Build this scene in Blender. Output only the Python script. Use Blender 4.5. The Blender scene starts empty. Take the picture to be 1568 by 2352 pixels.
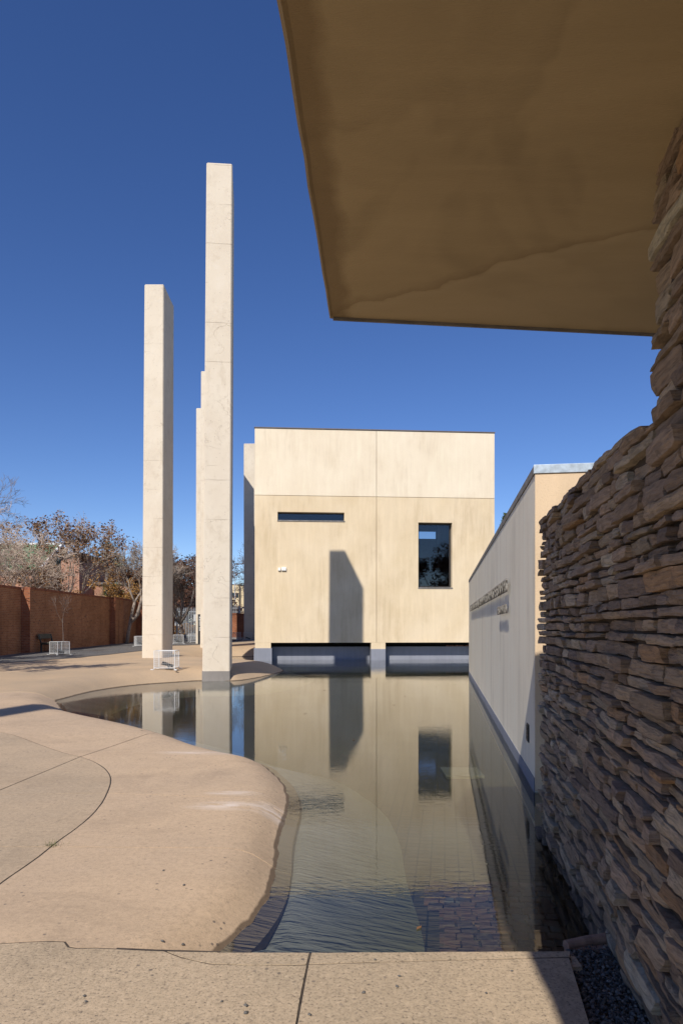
import bpy, bmesh, math, random
import numpy as np
from mathutils import Vector, Matrix, noise as mnoise
from mathutils.geometry import delaunay_2d_cdt

# ------------------------------------------------------------------ scene, camera, sky, sun, exposure
scene = bpy.context.scene
col = scene.collection
F, CX, HY, EYE = 1568.0, 784.0, 1440.0, 1.6          # focal length, principal x, horizon y (photo pixels at 1568 wide), eye height
WATER = -0.15

cam_data = bpy.data.cameras.new("camera")
cam_data.sensor_fit = 'HORIZONTAL'
cam_data.sensor_width = 36.0
cam_data.lens = 36.0
cam_data.shift_y = (HY - 1176.0) / 1568.0
cam_data.clip_start = 0.05
cam_data.clip_end = 6000
cam = bpy.data.objects.new("camera", cam_data)
cam.location = (0, 0, EYE)
cam.rotation_euler = (math.radians(90), 0, 0)
col.objects.link(cam)
scene.camera = cam

SUN_AZ, SUN_EL = math.radians(19.0), math.radians(42.0)
sun_dir = Vector((math.sin(SUN_AZ) * math.cos(SUN_EL), math.cos(SUN_AZ) * math.cos(SUN_EL), -math.sin(SUN_EL)))
sd = bpy.data.lights.new("sun", 'SUN')
sd.energy = 4.6
sd.angle = math.radians(0.55)
sd.color = (1.0, 0.95, 0.87)
sun = bpy.data.objects.new("sun", sd)
sun.rotation_euler = sun_dir.to_track_quat('-Z', 'Y').to_euler()
sun.location = (-20, -40, 60)
col.objects.link(sun)

world = bpy.data.worlds.new("World")
scene.world = world
world.use_nodes = True
wn = world.node_tree
bg = wn.nodes["Background"]
sky = wn.nodes.new("ShaderNodeTexSky")
sky.sky_type = 'NISHITA'
sky.sun_disc = False
sky.sun_elevation = SUN_EL
sky.sun_rotation = math.radians(180) + SUN_AZ
sky.altitude = 1700
sky.air_density = 1.0
sky.dust_density = 0.35
sky.ozone_density = 3.2
hs = wn.nodes.new("ShaderNodeHueSaturation")
hs.inputs["Hue"].default_value = 0.513
hs.inputs["Saturation"].default_value = 1.19
wn.links.new(sky.outputs[0], hs.inputs["Color"])
wn.links.new(hs.outputs[0], bg.inputs[0])
bg.inputs[1].default_value = 0.115

vs = scene.view_settings
vs.view_transform = 'Standard'
vs.look = 'None'
vs.exposure = 0.12
vs.gamma = 1.0
vs.use_curve_mapping = False

# ------------------------------------------------------------------ helpers
def U(px, py, z=0.0):
    """photo pixel + known height -> ground point"""
    y = F * (EYE - z) / (py - HY)
    return ((px - CX) / F * y, y)

def tag(o, label=None, cat=None, group=None, kind=None):
    if label: o["label"] = label
    if cat: o["category"] = cat
    if group: o["group"] = group
    if kind: o["kind"] = kind
    return o

def empty(name, loc=(0, 0, 0), rz=0.0):
    o = bpy.data.objects.new(name, None)
    o.empty_display_size = 0.2
    o.location = loc
    o.rotation_euler = (0, 0, rz)
    col.objects.link(o)
    return o

class MB:
    def __init__(self):
        self.v, self.f, self.c = [], [], []
    def add(self, vs_, fs_):
        b = len(self.v)
        self.v.extend([tuple(p) for p in vs_])
        self.f.extend([tuple(b + i for i in f) for f in fs_])
    def box(self, x0, x1, y0, y1, z0, z1):
        self.add([(x0, y0, z0), (x1, y0, z0), (x1, y1, z0), (x0, y1, z0), (x0, y0, z1), (x1, y0, z1), (x1, y1, z1), (x0, y1, z1)],
                 [(0, 3, 2, 1), (4, 5, 6, 7), (0, 1, 5, 4), (1, 2, 6, 5), (2, 3, 7, 6), (3, 0, 4, 7)])
    def bar(self, a, b, r, up=(0, 0, 1), r2=None):
        a, b = Vector(a), Vector(b)
        d = (b - a).normalized()
        u = Vector(up)
        if abs(d.dot(u)) > 0.95: u = Vector((1, 0, 0))
        s = d.cross(u).normalized(); t = s.cross(d)
        r2 = r2 or r
        vs_ = []
        for p in (a, b):
            for (i, j) in ((-1, -1), (1, -1), (1, 1), (-1, 1)):
                vs_.append(p + s * r * i + t * r2 * j)
        self.add(vs_, [(0, 1, 2, 3), (7, 6, 5, 4), (0, 4, 5, 1), (1, 5, 6, 2), (2, 6, 7, 3), (3, 7, 4, 0)])
    def tube(self, pts, radii, n=6, cap=True):
        pts = [Vector(p) for p in pts]
        b = len(self.v)
        prev = None
        for i, p in enumerate(pts):
            if i == 0: d = pts[1] - pts[0]
            elif i == len(pts) - 1: d = pts[-1] - pts[-2]
            else: d = pts[i + 1] - pts[i - 1]
            d = d.normalized() if d.length > 1e-9 else Vector((0, 0, 1))
            if prev is None:
                u = Vector((1, 0, 0)) if abs(d.x) < 0.8 else Vector((0, 1, 0))
                s = d.cross(u).normalized()
            else:
                s = (prev - d * prev.dot(d))
                s = s.normalized() if s.length > 1e-6 else d.orthogonal().normalized()
            prev = s
            t = d.cross(s)
            for k in range(n):
                a = 2 * math.pi * k / n
                self.v.append(tuple(p + (s * math.cos(a) + t * math.sin(a)) * radii[i]))
        for i in range(len(pts) - 1):
            for k in range(n):
                k2 = (k + 1) % n
                self.f.append((b + i * n + k, b + i * n + k2, b + (i + 1) * n + k2, b + (i + 1) * n + k))
        if cap:
            self.f.append(tuple(b + k for k in reversed(range(n))))
            self.f.append(tuple(b + (len(pts) - 1) * n + k for k in range(n)))
    def mesh(self, name):
        me = bpy.data.meshes.new(name)
        me.from_pydata(self.v, [], self.f)
        me.update()
        return me
    def build(self, name, mat, parent=None, smooth=False, bevel=0.0, segs=2):
        me = self.mesh(name)
        me.materials.append(mat)
        o = bpy.data.objects.new(name, me)
        col.objects.link(o)
        if parent: o.parent = parent
        if smooth:
            me.polygons.foreach_set("use_smooth", [True] * len(me.polygons))
        if bevel > 0:
            m = o.modifiers.new("bevel", 'BEVEL')
            m.width = bevel; m.segments = segs; m.limit_method = 'ANGLE'; m.angle_limit = math.radians(40)
        return o

def boxobj(name, x0, x1, y0, y1, z0, z1, mat, parent=None, bevel=0.0):
    m = MB(); m.box(x0, x1, y0, y1, z0, z1)
    return m.build(name, mat, parent, bevel=bevel)

def copy_tree(o, parent=None):
    c = o.copy(); col.objects.link(c); c.parent = parent
    for ch in list(o.children): copy_tree(ch, c)
    return c

# ------------------------------------------------------------------ materials
class NT:
    def __init__(self, name, rough=0.85, spec=0.3):
        self.m = bpy.data.materials.new(name)
        self.m.use_nodes = True
        self.t = self.m.node_tree
        self.b = self.t.nodes["Principled BSDF"]
        self.b.inputs["Roughness"].default_value = rough
        self.b.inputs["Specular IOR Level"].default_value = spec
        g = self.t.nodes.new("ShaderNodeNewGeometry")
        self.pos = g.outputs["Position"]
        self.geo = g
    def n(self, typ, **kw):
        nd = self.t.nodes.new(typ)
        for k, v in kw.items(): setattr(nd, k, v)
        return nd
    def link(self, a, b): self.t.links.new(a, b)
    def set(self, sock, v):
        if isinstance(v, bpy.types.NodeSocket): self.link(v, sock)
        else:
            if isinstance(v, (tuple, list)) and len(v) == 3 and sock.type == 'RGBA': v = (*v, 1)
            sock.default_value = v
    def map(self, scale=(1, 1, 1), rot=(0, 0, 0), vec=None, loc=(0, 0, 0)):
        nd = self.n("ShaderNodeMapping")
        self.link(vec or self.pos, nd.inputs["Vector"])
        nd.inputs["Scale"].default_value = scale
        nd.inputs["Rotation"].default_value = rot
        nd.inputs["Location"].default_value = loc
        return nd.outputs[0]
    def noise(self, scale, detail=4, rough=0.55, vec=None, dist=0.0):
        nd = self.n("ShaderNodeTexNoise")
        self.link(vec or self.pos, nd.inputs["Vector"])
        nd.inputs["Scale"].default_value = scale
        nd.inputs["Detail"].default_value = detail
        nd.inputs["Roughness"].default_value = rough
        nd.inputs["Distortion"].default_value = dist
        return nd.outputs["Fac"]
    def vor(self, scale, vec=None, feature='F1', rand=1.0):
        nd = self.n("ShaderNodeTexVoronoi", feature=feature)
        self.link(vec or self.pos, nd.inputs["Vector"])
        nd.inputs["Scale"].default_value = scale
        nd.inputs["Randomness"].default_value = rand
        return nd
    def ramp(self, fac, stops):
        nd = self.n("ShaderNodeValToRGB")
        self.link(fac, nd.inputs[0])
        e = nd.color_ramp.elements
        while len(e) < len(stops): e.new(0.5)
        for el, (p, c) in zip(e, stops):
            el.position = p
            el.color = (c, c, c, 1) if isinstance(c, (int, float)) else (*c, 1)
        return nd.outputs[0]
    def mix(self, fac, a, b, mode='MIX'):
        nd = self.n("ShaderNodeMix", data_type='RGBA', blend_type=mode)
        self.set(nd.inputs["Factor"], fac) if not isinstance(fac, (int, float)) else setattr(nd.inputs["Factor"], "default_value", fac)
        self.set(nd.inputs[6], a); self.set(nd.inputs[7], b)
        return nd.outputs[2]
    def math(self, op, a, b=0.0):
        nd = self.n("ShaderNodeMath", operation=op)
        self.set(nd.inputs[0], a); self.set(nd.inputs[1], b)
        return nd.outputs[0]
    def sep(self, vec=None):
        nd = self.n("ShaderNodeSeparateXYZ")
        self.link(vec or self.pos, nd.inputs[0])
        return nd.outputs
    def bump(self, h, strength=0.3, dist=0.01, normal=None):
        nd = self.n("ShaderNodeBump")
        nd.inputs["Strength"].default_value = strength
        nd.inputs["Distance"].default_value = dist
        self.link(h, nd.inputs["Height"])
        if normal: self.link(normal, nd.inputs["Normal"])
        return nd.outputs[0]
    def out(self, color=None, normal=None, rough=None):
        if color is not None: self.set(self.b.inputs["Base Color"], color)
        if normal is not None: self.link(normal, self.b.inputs["Normal"])
        if rough is not None: self.set(self.b.inputs["Roughness"], rough)
        return self.m

def plain(name, c, rough=0.6, metal=0.0, spec=0.4, var=0.12, scale=6.0):
    t = NT(name, rough, spec)
    t.b.inputs["Metallic"].default_value = metal
    f = t.noise(scale, 4)
    lo = tuple(x * (1 - var) for x in c); hi = tuple(min(1, x * (1 + var)) for x in c)
    return t.out(t.ramp(f, [(0.3, lo), (0.7, hi)]))

def m_paving(name, base, dark, speck=0.5, coarse=False, gr=0.5):
    t = NT(name, 0.88, 0.25)
    big = t.noise(0.55, 5, 0.6)
    mid = t.noise(5.2, 7, 0.75)
    fine = t.noise(95 if not coarse else 70, 3, 0.7)
    c = t.mix(t.ramp(big, [(0.36, 0.0), (0.62, 1.0)]), base, dark)
    soil = t.noise(0.9, 7, 0.7, vec=t.map((0.7, 1.3, 1), loc=(2, 8, 0)), dist=0.6)
    c = t.mix(t.ramp(soil, [(0.50, 0.0), (0.68, 0.4)]), c, tuple(x * 0.62 for x in dark))
    c = t.mix(t.ramp(mid, [(0.38, 0.0), (0.75, 0.42)]), c, tuple(x * 0.72 for x in base))
    blot = t.noise(1.3, 6, 0.7, vec=t.map((1, 0.6, 1), loc=(7, 3, 0)))
    c = t.mix(t.ramp(blot, [(0.60, 0.0), (0.74, 0.45)]), c, tuple(x * 0.55 for x in dark))
    grain = t.noise(26, 6, 0.8)
    c = t.mix(t.ramp(grain, [(0.36, gr), (0.5, 0.0)]), c, tuple(x * 0.55 for x in dark))
    c = t.mix(t.ramp(grain, [(0.54, 0.0), (0.70, gr * 0.85)]), c, tuple(min(0.8, x * 1.35) for x in base))
    c = t.mix(t.ramp(fine, [(0.30, speck), (0.46, 0.0)]), c, (0.10, 0.082, 0.065))
    c = t.mix(t.ramp(fine, [(0.58, 0.0), (0.75, speck * 0.5)]), c, (0.72, 0.60, 0.45))
    v = t.vor(14, vec=t.map((1, 1, 1)))
    c = t.mix(t.math('MULTIPLY', t.ramp(v.outputs["Distance"], [(0.10, 1.0), (0.16, 0.0)]), t.ramp(t.noise(2.1, 3), [(0.45, 0), (0.62, 0.8)])), c, (0.12, 0.10, 0.085))
    wear = t.noise(2.4, 5, 0.7, vec=t.map((0.5, 2.2, 1), rot=(0, 0, 0.2)))
    c = t.mix(t.ramp(wear, [(0.66, 0.0), (0.80, 0.30)]), c, (0.70, 0.58, 0.46))
    # lime and wear patches near the pool edge
    lime = t.noise(3.0, 6, 0.75, vec=t.map((0.45, 2.4, 1), rot=(0, 0, 0.12)), dist=0.5)
    for (px, py, rx, ry) in ((478, 1729, .75, .10), (640, 1846, .30, .16), (520, 1851, .42, .10), (545, 1822, .35, .06)):
        X_, Y_ = U(px, py)
        d = t.n("ShaderNodeVectorMath", operation='LENGTH')
        t.link(t.map((1 / rx, 1 / ry * .55, 0), loc=(-X_ / rx, -Y_ / ry * .55, 0)), d.inputs[0])
        k = t.math('MULTIPLY', t.ramp(d.outputs["Value"], [(0.2, 1.0), (1.0, 0.0)]), t.ramp(lime, [(0.40, 0.0), (0.58, 1.0)]))
        c = t.mix(t.math('MULTIPLY', k, 0.6), c, (0.78, 0.68, 0.60))
    # wet band just above the water line
    z = t.sep()[2]
    wob = t.math('ADD', z, t.math('MULTIPLY', t.math('SUBTRACT', t.noise(7, 4), 0.5), 0.016))
    zz = t.math('ADD', t.math('MULTIPLY', wob, 4.0), 1.0)
    uw = t.ramp(zz, [(0.385, 1.0), (0.40, 0.0)])
    c = t.mix(t.math('MULTIPLY', uw, 0.8), c, (0.25, 0.185, 0.135))
    wet = t.ramp(zz, [(0.385, 0.0), (0.40, 1.0), (0.455, 1.0), (0.485, 0.0)])
    c = t.mix(t.math('MULTIPLY', wet, 0.8), c, (0.075, 0.05, 0.032))
    h = t.math('ADD', t.math('MULTIPLY', fine, 0.6), t.math('MULTIPLY', mid, 0.6))
    return t.out(c, t.bump(h, 0.35 if not coarse else 0.6, 0.006))

MAT = {}
MAT['paving_lip'] = m_paving('paving_lip', (0.57, 0.41, 0.265), (0.50, 0.365, 0.245), 0.42, False, 0.38)
MAT['paving_inner'] = m_paving('paving_inner', (0.525, 0.385, 0.25), (0.43, 0.325, 0.22), 0.5)
MAT['paving_front'] = m_paving('paving_front', (0.525, 0.395, 0.262), (0.415, 0.32, 0.215), 0.9, True)

def m_plaza():
    t = NT('plaza_concrete', 0.88, 0.25)
    big = t.noise(0.35, 5, 0.6)
    fine = t.noise(40, 3, 0.7)
    c = t.mix(t.ramp(big, [(0.35, 0.0), (0.66, 1.0)]), (0.52, 0.37, 0.23), (0.40, 0.30, 0.20))
    c = t.mix(t.ramp(fine, [(0.3, 0.4), (0.48, 0.0)]), c, (0.14, 0.11, 0.09))
    z = t.sep()[2]
    # below the water: greyer cement and algae colour that paints the water's depth tint
    uw = t.ramp(t.math('ADD', t.math('MULTIPLY', z, 2.0), 1.5), [(0.50, 1.0), (0.62, 0.85), (1.0, 0.55), (1.0, 0.0)])
    uwm = t.ramp(t.math('ADD', t.math('MULTIPLY', z, 4.0), 1.0), [(0.385, 1.0), (0.395, 0.0)])
    cem = t.mix(t.ramp(t.noise(2.3, 5), [(0.35, 0), (0.65, 1)]), (0.35, 0.33, 0.29), (0.27, 0.26, 0.225))
    depth_tint = t.ramp(t.math('ADD', t.math('MULTIPLY', z, 2.0), 1.2), [(0.2, 1.0), (0.62, 0.0)])
    cem = t.mix(t.math('MULTIPLY', depth_tint, 0.9), cem, (0.235, 0.215, 0.125))
    c = t.mix(uwm, c, cem)
    wob = t.math('ADD', z, t.math('MULTIPLY', t.math('SUBTRACT', t.noise(7, 4), 0.5), 0.016))
    wet = t.math('MULTIPLY', t.ramp(t.math('ADD', t.math('MULTIPLY', wob, 4.0), 1.0), [(0.46, 1.0), (0.50, 0.0)]), t.math('SUBTRACT', 1.0, uwm))
    c = t.mix(t.math('MULTIPLY', wet, 0.8), c, (0.055, 0.038, 0.024))
    return t.out(c, t.bump(fine, 0.3, 0.006))
MAT['plaza'] = m_plaza()

def m_streaked(name, c1, c2, stain, streak=0.6, hor=False, vertical_scale=0.09, bump=0.25):
    """painted plaster / concrete with rain streaks"""
    t = NT(name, 0.85, 0.25)
    sc = (1, 1, vertical_scale)
    s1 = t.noise(1.9, 6, 0.68, vec=t.map(sc), dist=0.25)
    s2 = t.noise(6.0, 4, 0.65, vec=t.map(sc), dist=0.3)
    big = t.noise(0.45, 5, 0.62, dist=0.3)
    blot = t.ramp(t.noise(0.8, 5, 0.6, vec=t.map((1, 1, .55), loc=(3, 3, 8))), [(0.36, 0.15), (0.62, 1)])
    s1 = t.math('MULTIPLY', s1, t.math('ADD', 0.55, t.math('MULTIPLY', blot, 0.5)))
    s2 = t.math('MULTIPLY', s2, t.math('ADD', 0.6, t.math('MULTIPLY', blot, 0.45)))
    c = t.mix(t.ramp(big, [(0.35, 0), (0.68, 1)]), c1, c2)
    c = t.mix(t.math('MULTIPLY', t.ramp(s1, [(0.45, 0), (0.70, 1)]), streak), c, stain)
    c = t.mix(t.math('MULTIPLY', t.ramp(s2, [(0.50, 0), (0.78, 1)]), streak * 0.6), c, tuple(x * 0.8 for x in stain))
    c = t.mix(t.math('MULTIPLY', t.ramp(s2, [(0.22, 1), (0.42, 0)]), 0.35), c, tuple(min(0.85, x * 1.18) for x in c1))
    fine = t.noise(60, 3, 0.7)
    c = t.mix(t.ramp(fine, [(0.3, 0.18), (0.45, 0)]), c, tuple(x * 0.5 for x in stain))
    return t.out(c, t.bump(fine, bump, 0.006))
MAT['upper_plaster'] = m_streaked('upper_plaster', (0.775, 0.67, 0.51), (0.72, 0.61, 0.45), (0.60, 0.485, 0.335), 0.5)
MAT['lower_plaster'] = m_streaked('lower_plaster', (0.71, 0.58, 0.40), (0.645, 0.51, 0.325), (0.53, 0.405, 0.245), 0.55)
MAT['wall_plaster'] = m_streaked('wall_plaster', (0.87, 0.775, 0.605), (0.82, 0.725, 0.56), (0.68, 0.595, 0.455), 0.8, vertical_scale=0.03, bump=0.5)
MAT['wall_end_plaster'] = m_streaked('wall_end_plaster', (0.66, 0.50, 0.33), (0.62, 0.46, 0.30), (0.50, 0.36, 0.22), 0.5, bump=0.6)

def m_column():
    t = NT('column_concrete', 0.9, 0.2)
    big = t.noise(0.45, 5, 0.6)
    mid = t.noise(2.2, 6, 0.68)
    c = t.mix(t.ramp(big, [(0.35, 0), (0.66, 1)]), (0.695, 0.61, 0.485), (0.635, 0.545, 0.425))
    c = t.mix(t.ramp(mid, [(0.56, 0), (0.78, 0.45)]), c, (0.45, 0.365, 0.265))
    c = t.mix(t.ramp(mid, [(0.28, 0.35), (0.44, 0)]), c, (0.74, 0.665, 0.56))
    rough_patch = t.ramp(t.noise(0.8, 4, 0.6, vec=t.map((1, 1, 0.7), loc=(3, 9, 4))), [(0.48, 0), (0.60, 1)])
    crust = t.noise(7.0, 6, 0.75, dist=0.6)
    c = t.mix(t.math('MULTIPLY', rough_patch, t.ramp(crust, [(0.52, 0), (0.70, 0.45)])), c, (0.42, 0.335, 0.235))
    # pour lines every 1.25 m
    z = t.sep()[2]
    zz = t.math('ADD', z, t.math('MULTIPLY', t.noise(1.2, 3), 0.06))
    fr = t.math('FRACT', t.math('DIVIDE', zz, 1.27))
    line = t.ramp(fr, [(0.0, 1), (0.011, 1), (0.017, 0)])
    line = t.math('MULTIPLY', line, t.ramp(t.noise(0.9, 3), [(0.45, 0.0), (0.62, 0.9)]))
    c = t.mix(t.math('MULTIPLY', line, 0.42), c, (0.33, 0.265, 0.20))
    edge_st = t.noise(1.1, 6, 0.7, vec=t.map((1.6, 1.6, 0.5), loc=(5, 2, 1)))
    c = t.mix(t.ramp(edge_st, [(0.57, 0), (0.72, 0.5)]), c, (0.47, 0.375, 0.265))
    # wandering crack / crust contours
    wn_ = t.noise(0.7, 4, 0.55, vec=t.map((1, 1, 1.6), loc=(1, 5, 2)), dist=0.5)
    cr = t.math('MULTIPLY', t.ramp(t.math('ABSOLUTE', t.math('SUBTRACT', wn_, 0.5)), [(0.0, 1), (0.003, 0.6), (0.006, 0)]), t.ramp(t.noise(0.9, 2, vec=t.map((1, 1, 1), loc=(9, 1, 3))), [(0.52, 0), (0.62, 1)]))
    c = t.mix(t.math('MULTIPLY', cr, 0.5), c, (0.36, 0.29, 0.21))
    pits = t.vor(7, vec=t.map((1, 1, 1)))
    c = t.mix(t.ramp(pits.outputs["Distance"], [(0.06, 0.7), (0.09, 0)]), c, (0.25, 0.2, 0.15))
    h = t.math('ADD', t.math('MULTIPLY', crust, rough_patch), t.math('SUBTRACT', t.math('MULTIPLY', t.noise(40, 3), 0.25), t.math('MULTIPLY', t.math('ADD', line, cr), 0.6)))
    return t.out(c, t.bump(h, 0.55, 0.02))
MAT['column'] = m_column()
MAT['column_base'] = m_streaked('column_base', (0.26, 0.235, 0.21), (0.21, 0.19, 0.17), (0.13, 0.115, 0.10), 0.6, vertical_scale=0.3)
MAT['blue_plinth'] = m_streaked('blue_plinth', (0.25, 0.26, 0.30), (0.215, 0.225, 0.26), (0.16, 0.17, 0.20), 0.4)
MAT['dark_void'] = plain('dark_void', (0.03, 0.028, 0.026), 0.9)
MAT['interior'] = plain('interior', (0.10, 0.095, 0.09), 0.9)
MAT['zinc'] = plain('zinc', (0.50, 0.58, 0.64), 0.42, 0.6, 0.5, 0.25, 14)
MAT['coping'] = plain('coping', (0.20, 0.185, 0.17), 0.7, 0.0, 0.3, 0.35, 5)
MAT['roof_edge'] = plain('roof_edge', (0.15, 0.13, 0.12), 0.7)
MAT['white_box'] = plain('white_box', (0.82, 0.80, 0.76), 0.5)
MAT['frame_dark'] = plain('frame_dark', (0.035, 0.03, 0.026), 0.5)
MAT['letter_metal'] = plain('letter_metal', (0.15, 0.135, 0.115), 0.5, 0.0, 0.5, 0.3, 20)

def m_soffit():
    t = NT('soffit_plaster', 0.8, 0.25)
    a = t.noise(1.1, 5, 0.6, vec=t.map((0.35, 1.6, 1), rot=(0, 0, 0.08)), dist=0.7)
    b = t.noise(0.45, 4, 0.5, dist=1.4)
    d = t.noise(3.5, 5, 0.65, vec=t.map((0.3, 2.5, 1)), dist=0.3)
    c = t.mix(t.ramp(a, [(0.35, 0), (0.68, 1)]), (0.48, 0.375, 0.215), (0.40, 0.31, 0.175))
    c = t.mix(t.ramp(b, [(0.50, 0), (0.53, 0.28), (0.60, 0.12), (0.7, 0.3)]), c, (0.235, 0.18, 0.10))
    c = t.mix(t.math('MULTIPLY', t.ramp(d, [(0.5, 0), (0.75, 1)]), 0.35), c, (0.52, 0.40, 0.23))
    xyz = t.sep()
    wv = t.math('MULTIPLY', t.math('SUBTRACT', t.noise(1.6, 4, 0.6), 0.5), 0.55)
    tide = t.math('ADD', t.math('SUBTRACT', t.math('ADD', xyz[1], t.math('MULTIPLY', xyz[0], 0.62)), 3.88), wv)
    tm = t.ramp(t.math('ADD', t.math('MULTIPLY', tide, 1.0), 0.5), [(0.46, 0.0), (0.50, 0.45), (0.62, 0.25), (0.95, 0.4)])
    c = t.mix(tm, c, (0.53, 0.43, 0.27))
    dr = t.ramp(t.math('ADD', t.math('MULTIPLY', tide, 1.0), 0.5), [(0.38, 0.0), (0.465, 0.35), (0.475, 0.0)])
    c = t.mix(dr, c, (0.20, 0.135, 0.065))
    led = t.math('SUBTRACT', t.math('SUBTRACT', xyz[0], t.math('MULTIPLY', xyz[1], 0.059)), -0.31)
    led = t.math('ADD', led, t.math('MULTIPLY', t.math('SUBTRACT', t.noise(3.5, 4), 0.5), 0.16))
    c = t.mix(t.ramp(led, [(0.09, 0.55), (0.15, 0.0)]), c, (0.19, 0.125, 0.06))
    fine = t.noise(120, 2, 0.7, vec=t.map((0.35, 1.5, 1)))
    return t.out(c, t.bump(t.math('ADD', fine, t.math('MULTIPLY', a, 1.5)), 0.35, 0.006))
MAT['soffit'] = m_soffit()

def m_stone():
    t = NT('stone', 0.82, 0.3)
    a = t.n("ShaderNodeAttribute"); a.attribute_name = "tint"
    base = a.outputs["Color"]
    strata = t.noise(16, 5, 0.65, vec=t.map((0.5, 0.5, 4.0)), dist=0.5)
    blot = t.noise(9, 5, 0.65, dist=0.4)
    c = t.mix(t.ramp(strata, [(0.36, 0.65), (0.56, 0)]), base, t.mix(0.66, base, (0.03, 0.024, 0.02)))
    c = t.mix(t.ramp(blot, [(0.58, 0), (0.76, 0.5)]), c, (0.42, 0.28, 0.155))
    c = t.mix(t.ramp(blot, [(0.26, 0.65), (0.42, 0)]), c, (0.10, 0.085, 0.075))
    pale = t.noise(3.1, 4, 0.6, vec=t.map((1, 1, 1), loc=(4, 2, 7)))
    c = t.mix(t.ramp(pale, [(0.60, 0), (0.76, 0.5)]), c, (0.48, 0.41, 0.33))
    z = t.sep()[2]
    wet = t.ramp(t.math('ADD', z, 0.5), [(0.36, 0.7), (0.52, 0.0)])
    c = t.mix(wet, c, (0.045, 0.045, 0.04))
    fine = t.noise(45, 5, 0.75)
    h = t.math('ADD', t.math('MULTIPLY', strata, 1.2), t.math('MULTIPLY', fine, 0.7))
    return t.out(c, t.bump(h, 1.0, 0.030))
MAT['stone'] = m_stone()
MAT['mortar'] = plain('mortar', (0.06, 0.043, 0.03), 0.95)

def m_brick(name, c1, c2, mortar, axis='yz', bump=0.5, scale=1.0):
    t = NT(name, 0.88, 0.2)
    s = t.sep()
    cb = t.n("ShaderNodeCombineXYZ")
    t.link(s[1] if axis == 'yz' else s[0], cb.inputs[0]); t.link(s[2], cb.inputs[1])
    br = t.n("ShaderNodeTexBrick")
    t.link(cb.outputs[0], br.inputs["Vector"])
    br.inputs["Scale"].default_value = 1.0
    br.inputs["Brick Width"].default_value = 0.23 * scale
    br.inputs["Row Height"].default_value = 0.083 * scale
    br.inputs["Mortar Size"].default_value = 0.007 * scale
    br.inputs["Color1"].default_value = (*c1, 1)
    br.inputs["Color2"].default_value = (*c2, 1)
    br.inputs["Mortar"].default_value = (*mortar, 1)
    c = br.outputs["Color"]
    big = t.noise(0.7, 5, 0.65)
    c = t.mix(t.ramp(big, [(0.42, 0), (0.72, 0.6)]), c, tuple(x * 0.45 for x in c1))
    drip = t.noise(2.2, 4, 0.6, vec=t.map((1, 1, 0.08)))
    c = t.mix(t.ramp(drip, [(0.56, 0), (0.72, 0.5)]), c, tuple(x * 0.35 for x in c2))
    odd = t.noise(3.9, 1, vec=t.map((1, 1, 3.3)))
    c = t.mix(t.ramp(odd, [(0.68, 0), (0.70, 0.65)]), c, (0.07, 0.045, 0.04))
    return t.out(c, t.bump(t.math('SUBTRACT', 1.0, br.outputs["Fac"]), bump, 0.01))
MAT['brick_y'] = m_brick('brick_y', (0.44, 0.19, 0.085), (0.32, 0.125, 0.06), (0.44, 0.31, 0.20), 'yz')
MAT['brick_x'] = m_brick('brick_x', (0.40, 0.14, 0.065), (0.29, 0.095, 0.045), (0.34, 0.24, 0.16), 'xz')
MAT['brick_pink_x'] = m_brick('brick_pink_x', (0.50, 0.25, 0.16), (0.40, 0.19, 0.12), (0.46, 0.34, 0.26), 'xz')
MAT['brick_cap'] = plain('brick_cap', (0.24, 0.085, 0.045), 0.9, var=0.4, scale=9)

def m_pool_brick():
    t = NT('pool_brick', 0.8, 0.3)
    oi = t.n("ShaderNodeObjectInfo")
    c = t.mix(t.ramp(oi.outputs["Random"], [(0, 0), (1, 1)]), (0.24, 0.14, 0.085), (0.13, 0.095, 0.075))
    c = t.mix(t.ramp(t.noise(18, 4), [(0.45, 0), (0.7, 0.6)]), c, (0.26, 0.20, 0.12))
    c = t.mix(t.ramp(t.noise(3.3, 4), [(0.56, 0), (0.7, 0.8)]), c, (0.22, 0.24, 0.20))
    return t.out(c, t.bump(t.noise(50, 3), 0.4, 0.004))
MAT['pool_brick'] = m_pool_brick()

def m_pool_floor():
    t = NT('pool_floor', 0.85, 0.3)
    br = t.n("ShaderNodeTexBrick")
    t.link(t.map((1, 1, 1), rot=(0, 0, 0.15)), br.inputs["Vector"])
    br.inputs["Scale"].default_value = 1.0
    br.inputs["Brick Width"].default_value = 0.122
    br.inputs["Row Height"].default_value = 0.103
    br.inputs["Mortar Size"].default_value = 0.008
    br.offset = 0.0
    br.inputs["Color1"].default_value = (0.155, 0.12, 0.07, 1)
    br.inputs["Color2"].default_value = (0.115, 0.095, 0.06, 1)
    br.inputs["Mortar"].default_value = (0.045, 0.042, 0.032, 1)
    c = br.outputs["Color"]
    # silt and algae colour, painting in the water's depth tint towards the far end
    y = t.sep()[1]
    far = t.ramp(t.math('DIVIDE', y, 40.0), [(0.10, 0.0), (0.22, 0.75), (0.5, 0.9)])
    c = t.mix(far, c, t.mix(t.ramp(t.math('DIVIDE', y, 40.0), [(0.2, 0.0), (0.6, 1.0)]), (0.125, 0.105, 0.062), (0.05, 0.06, 0.036)))
    c = t.mix(t.ramp(t.noise(0.8, 5), [(0.5, 0), (0.7, 0.4)]), c, (0.17, 0.15, 0.08))
    return t.out(c, t.bump(t.noise(30, 3), 0.3, 0.005))
MAT['pool_floor'] = m_pool_floor()
MAT['kerb'] = plain('kerb', (0.30, 0.19, 0.14), 0.85, var=0.3, scale=20)

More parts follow.
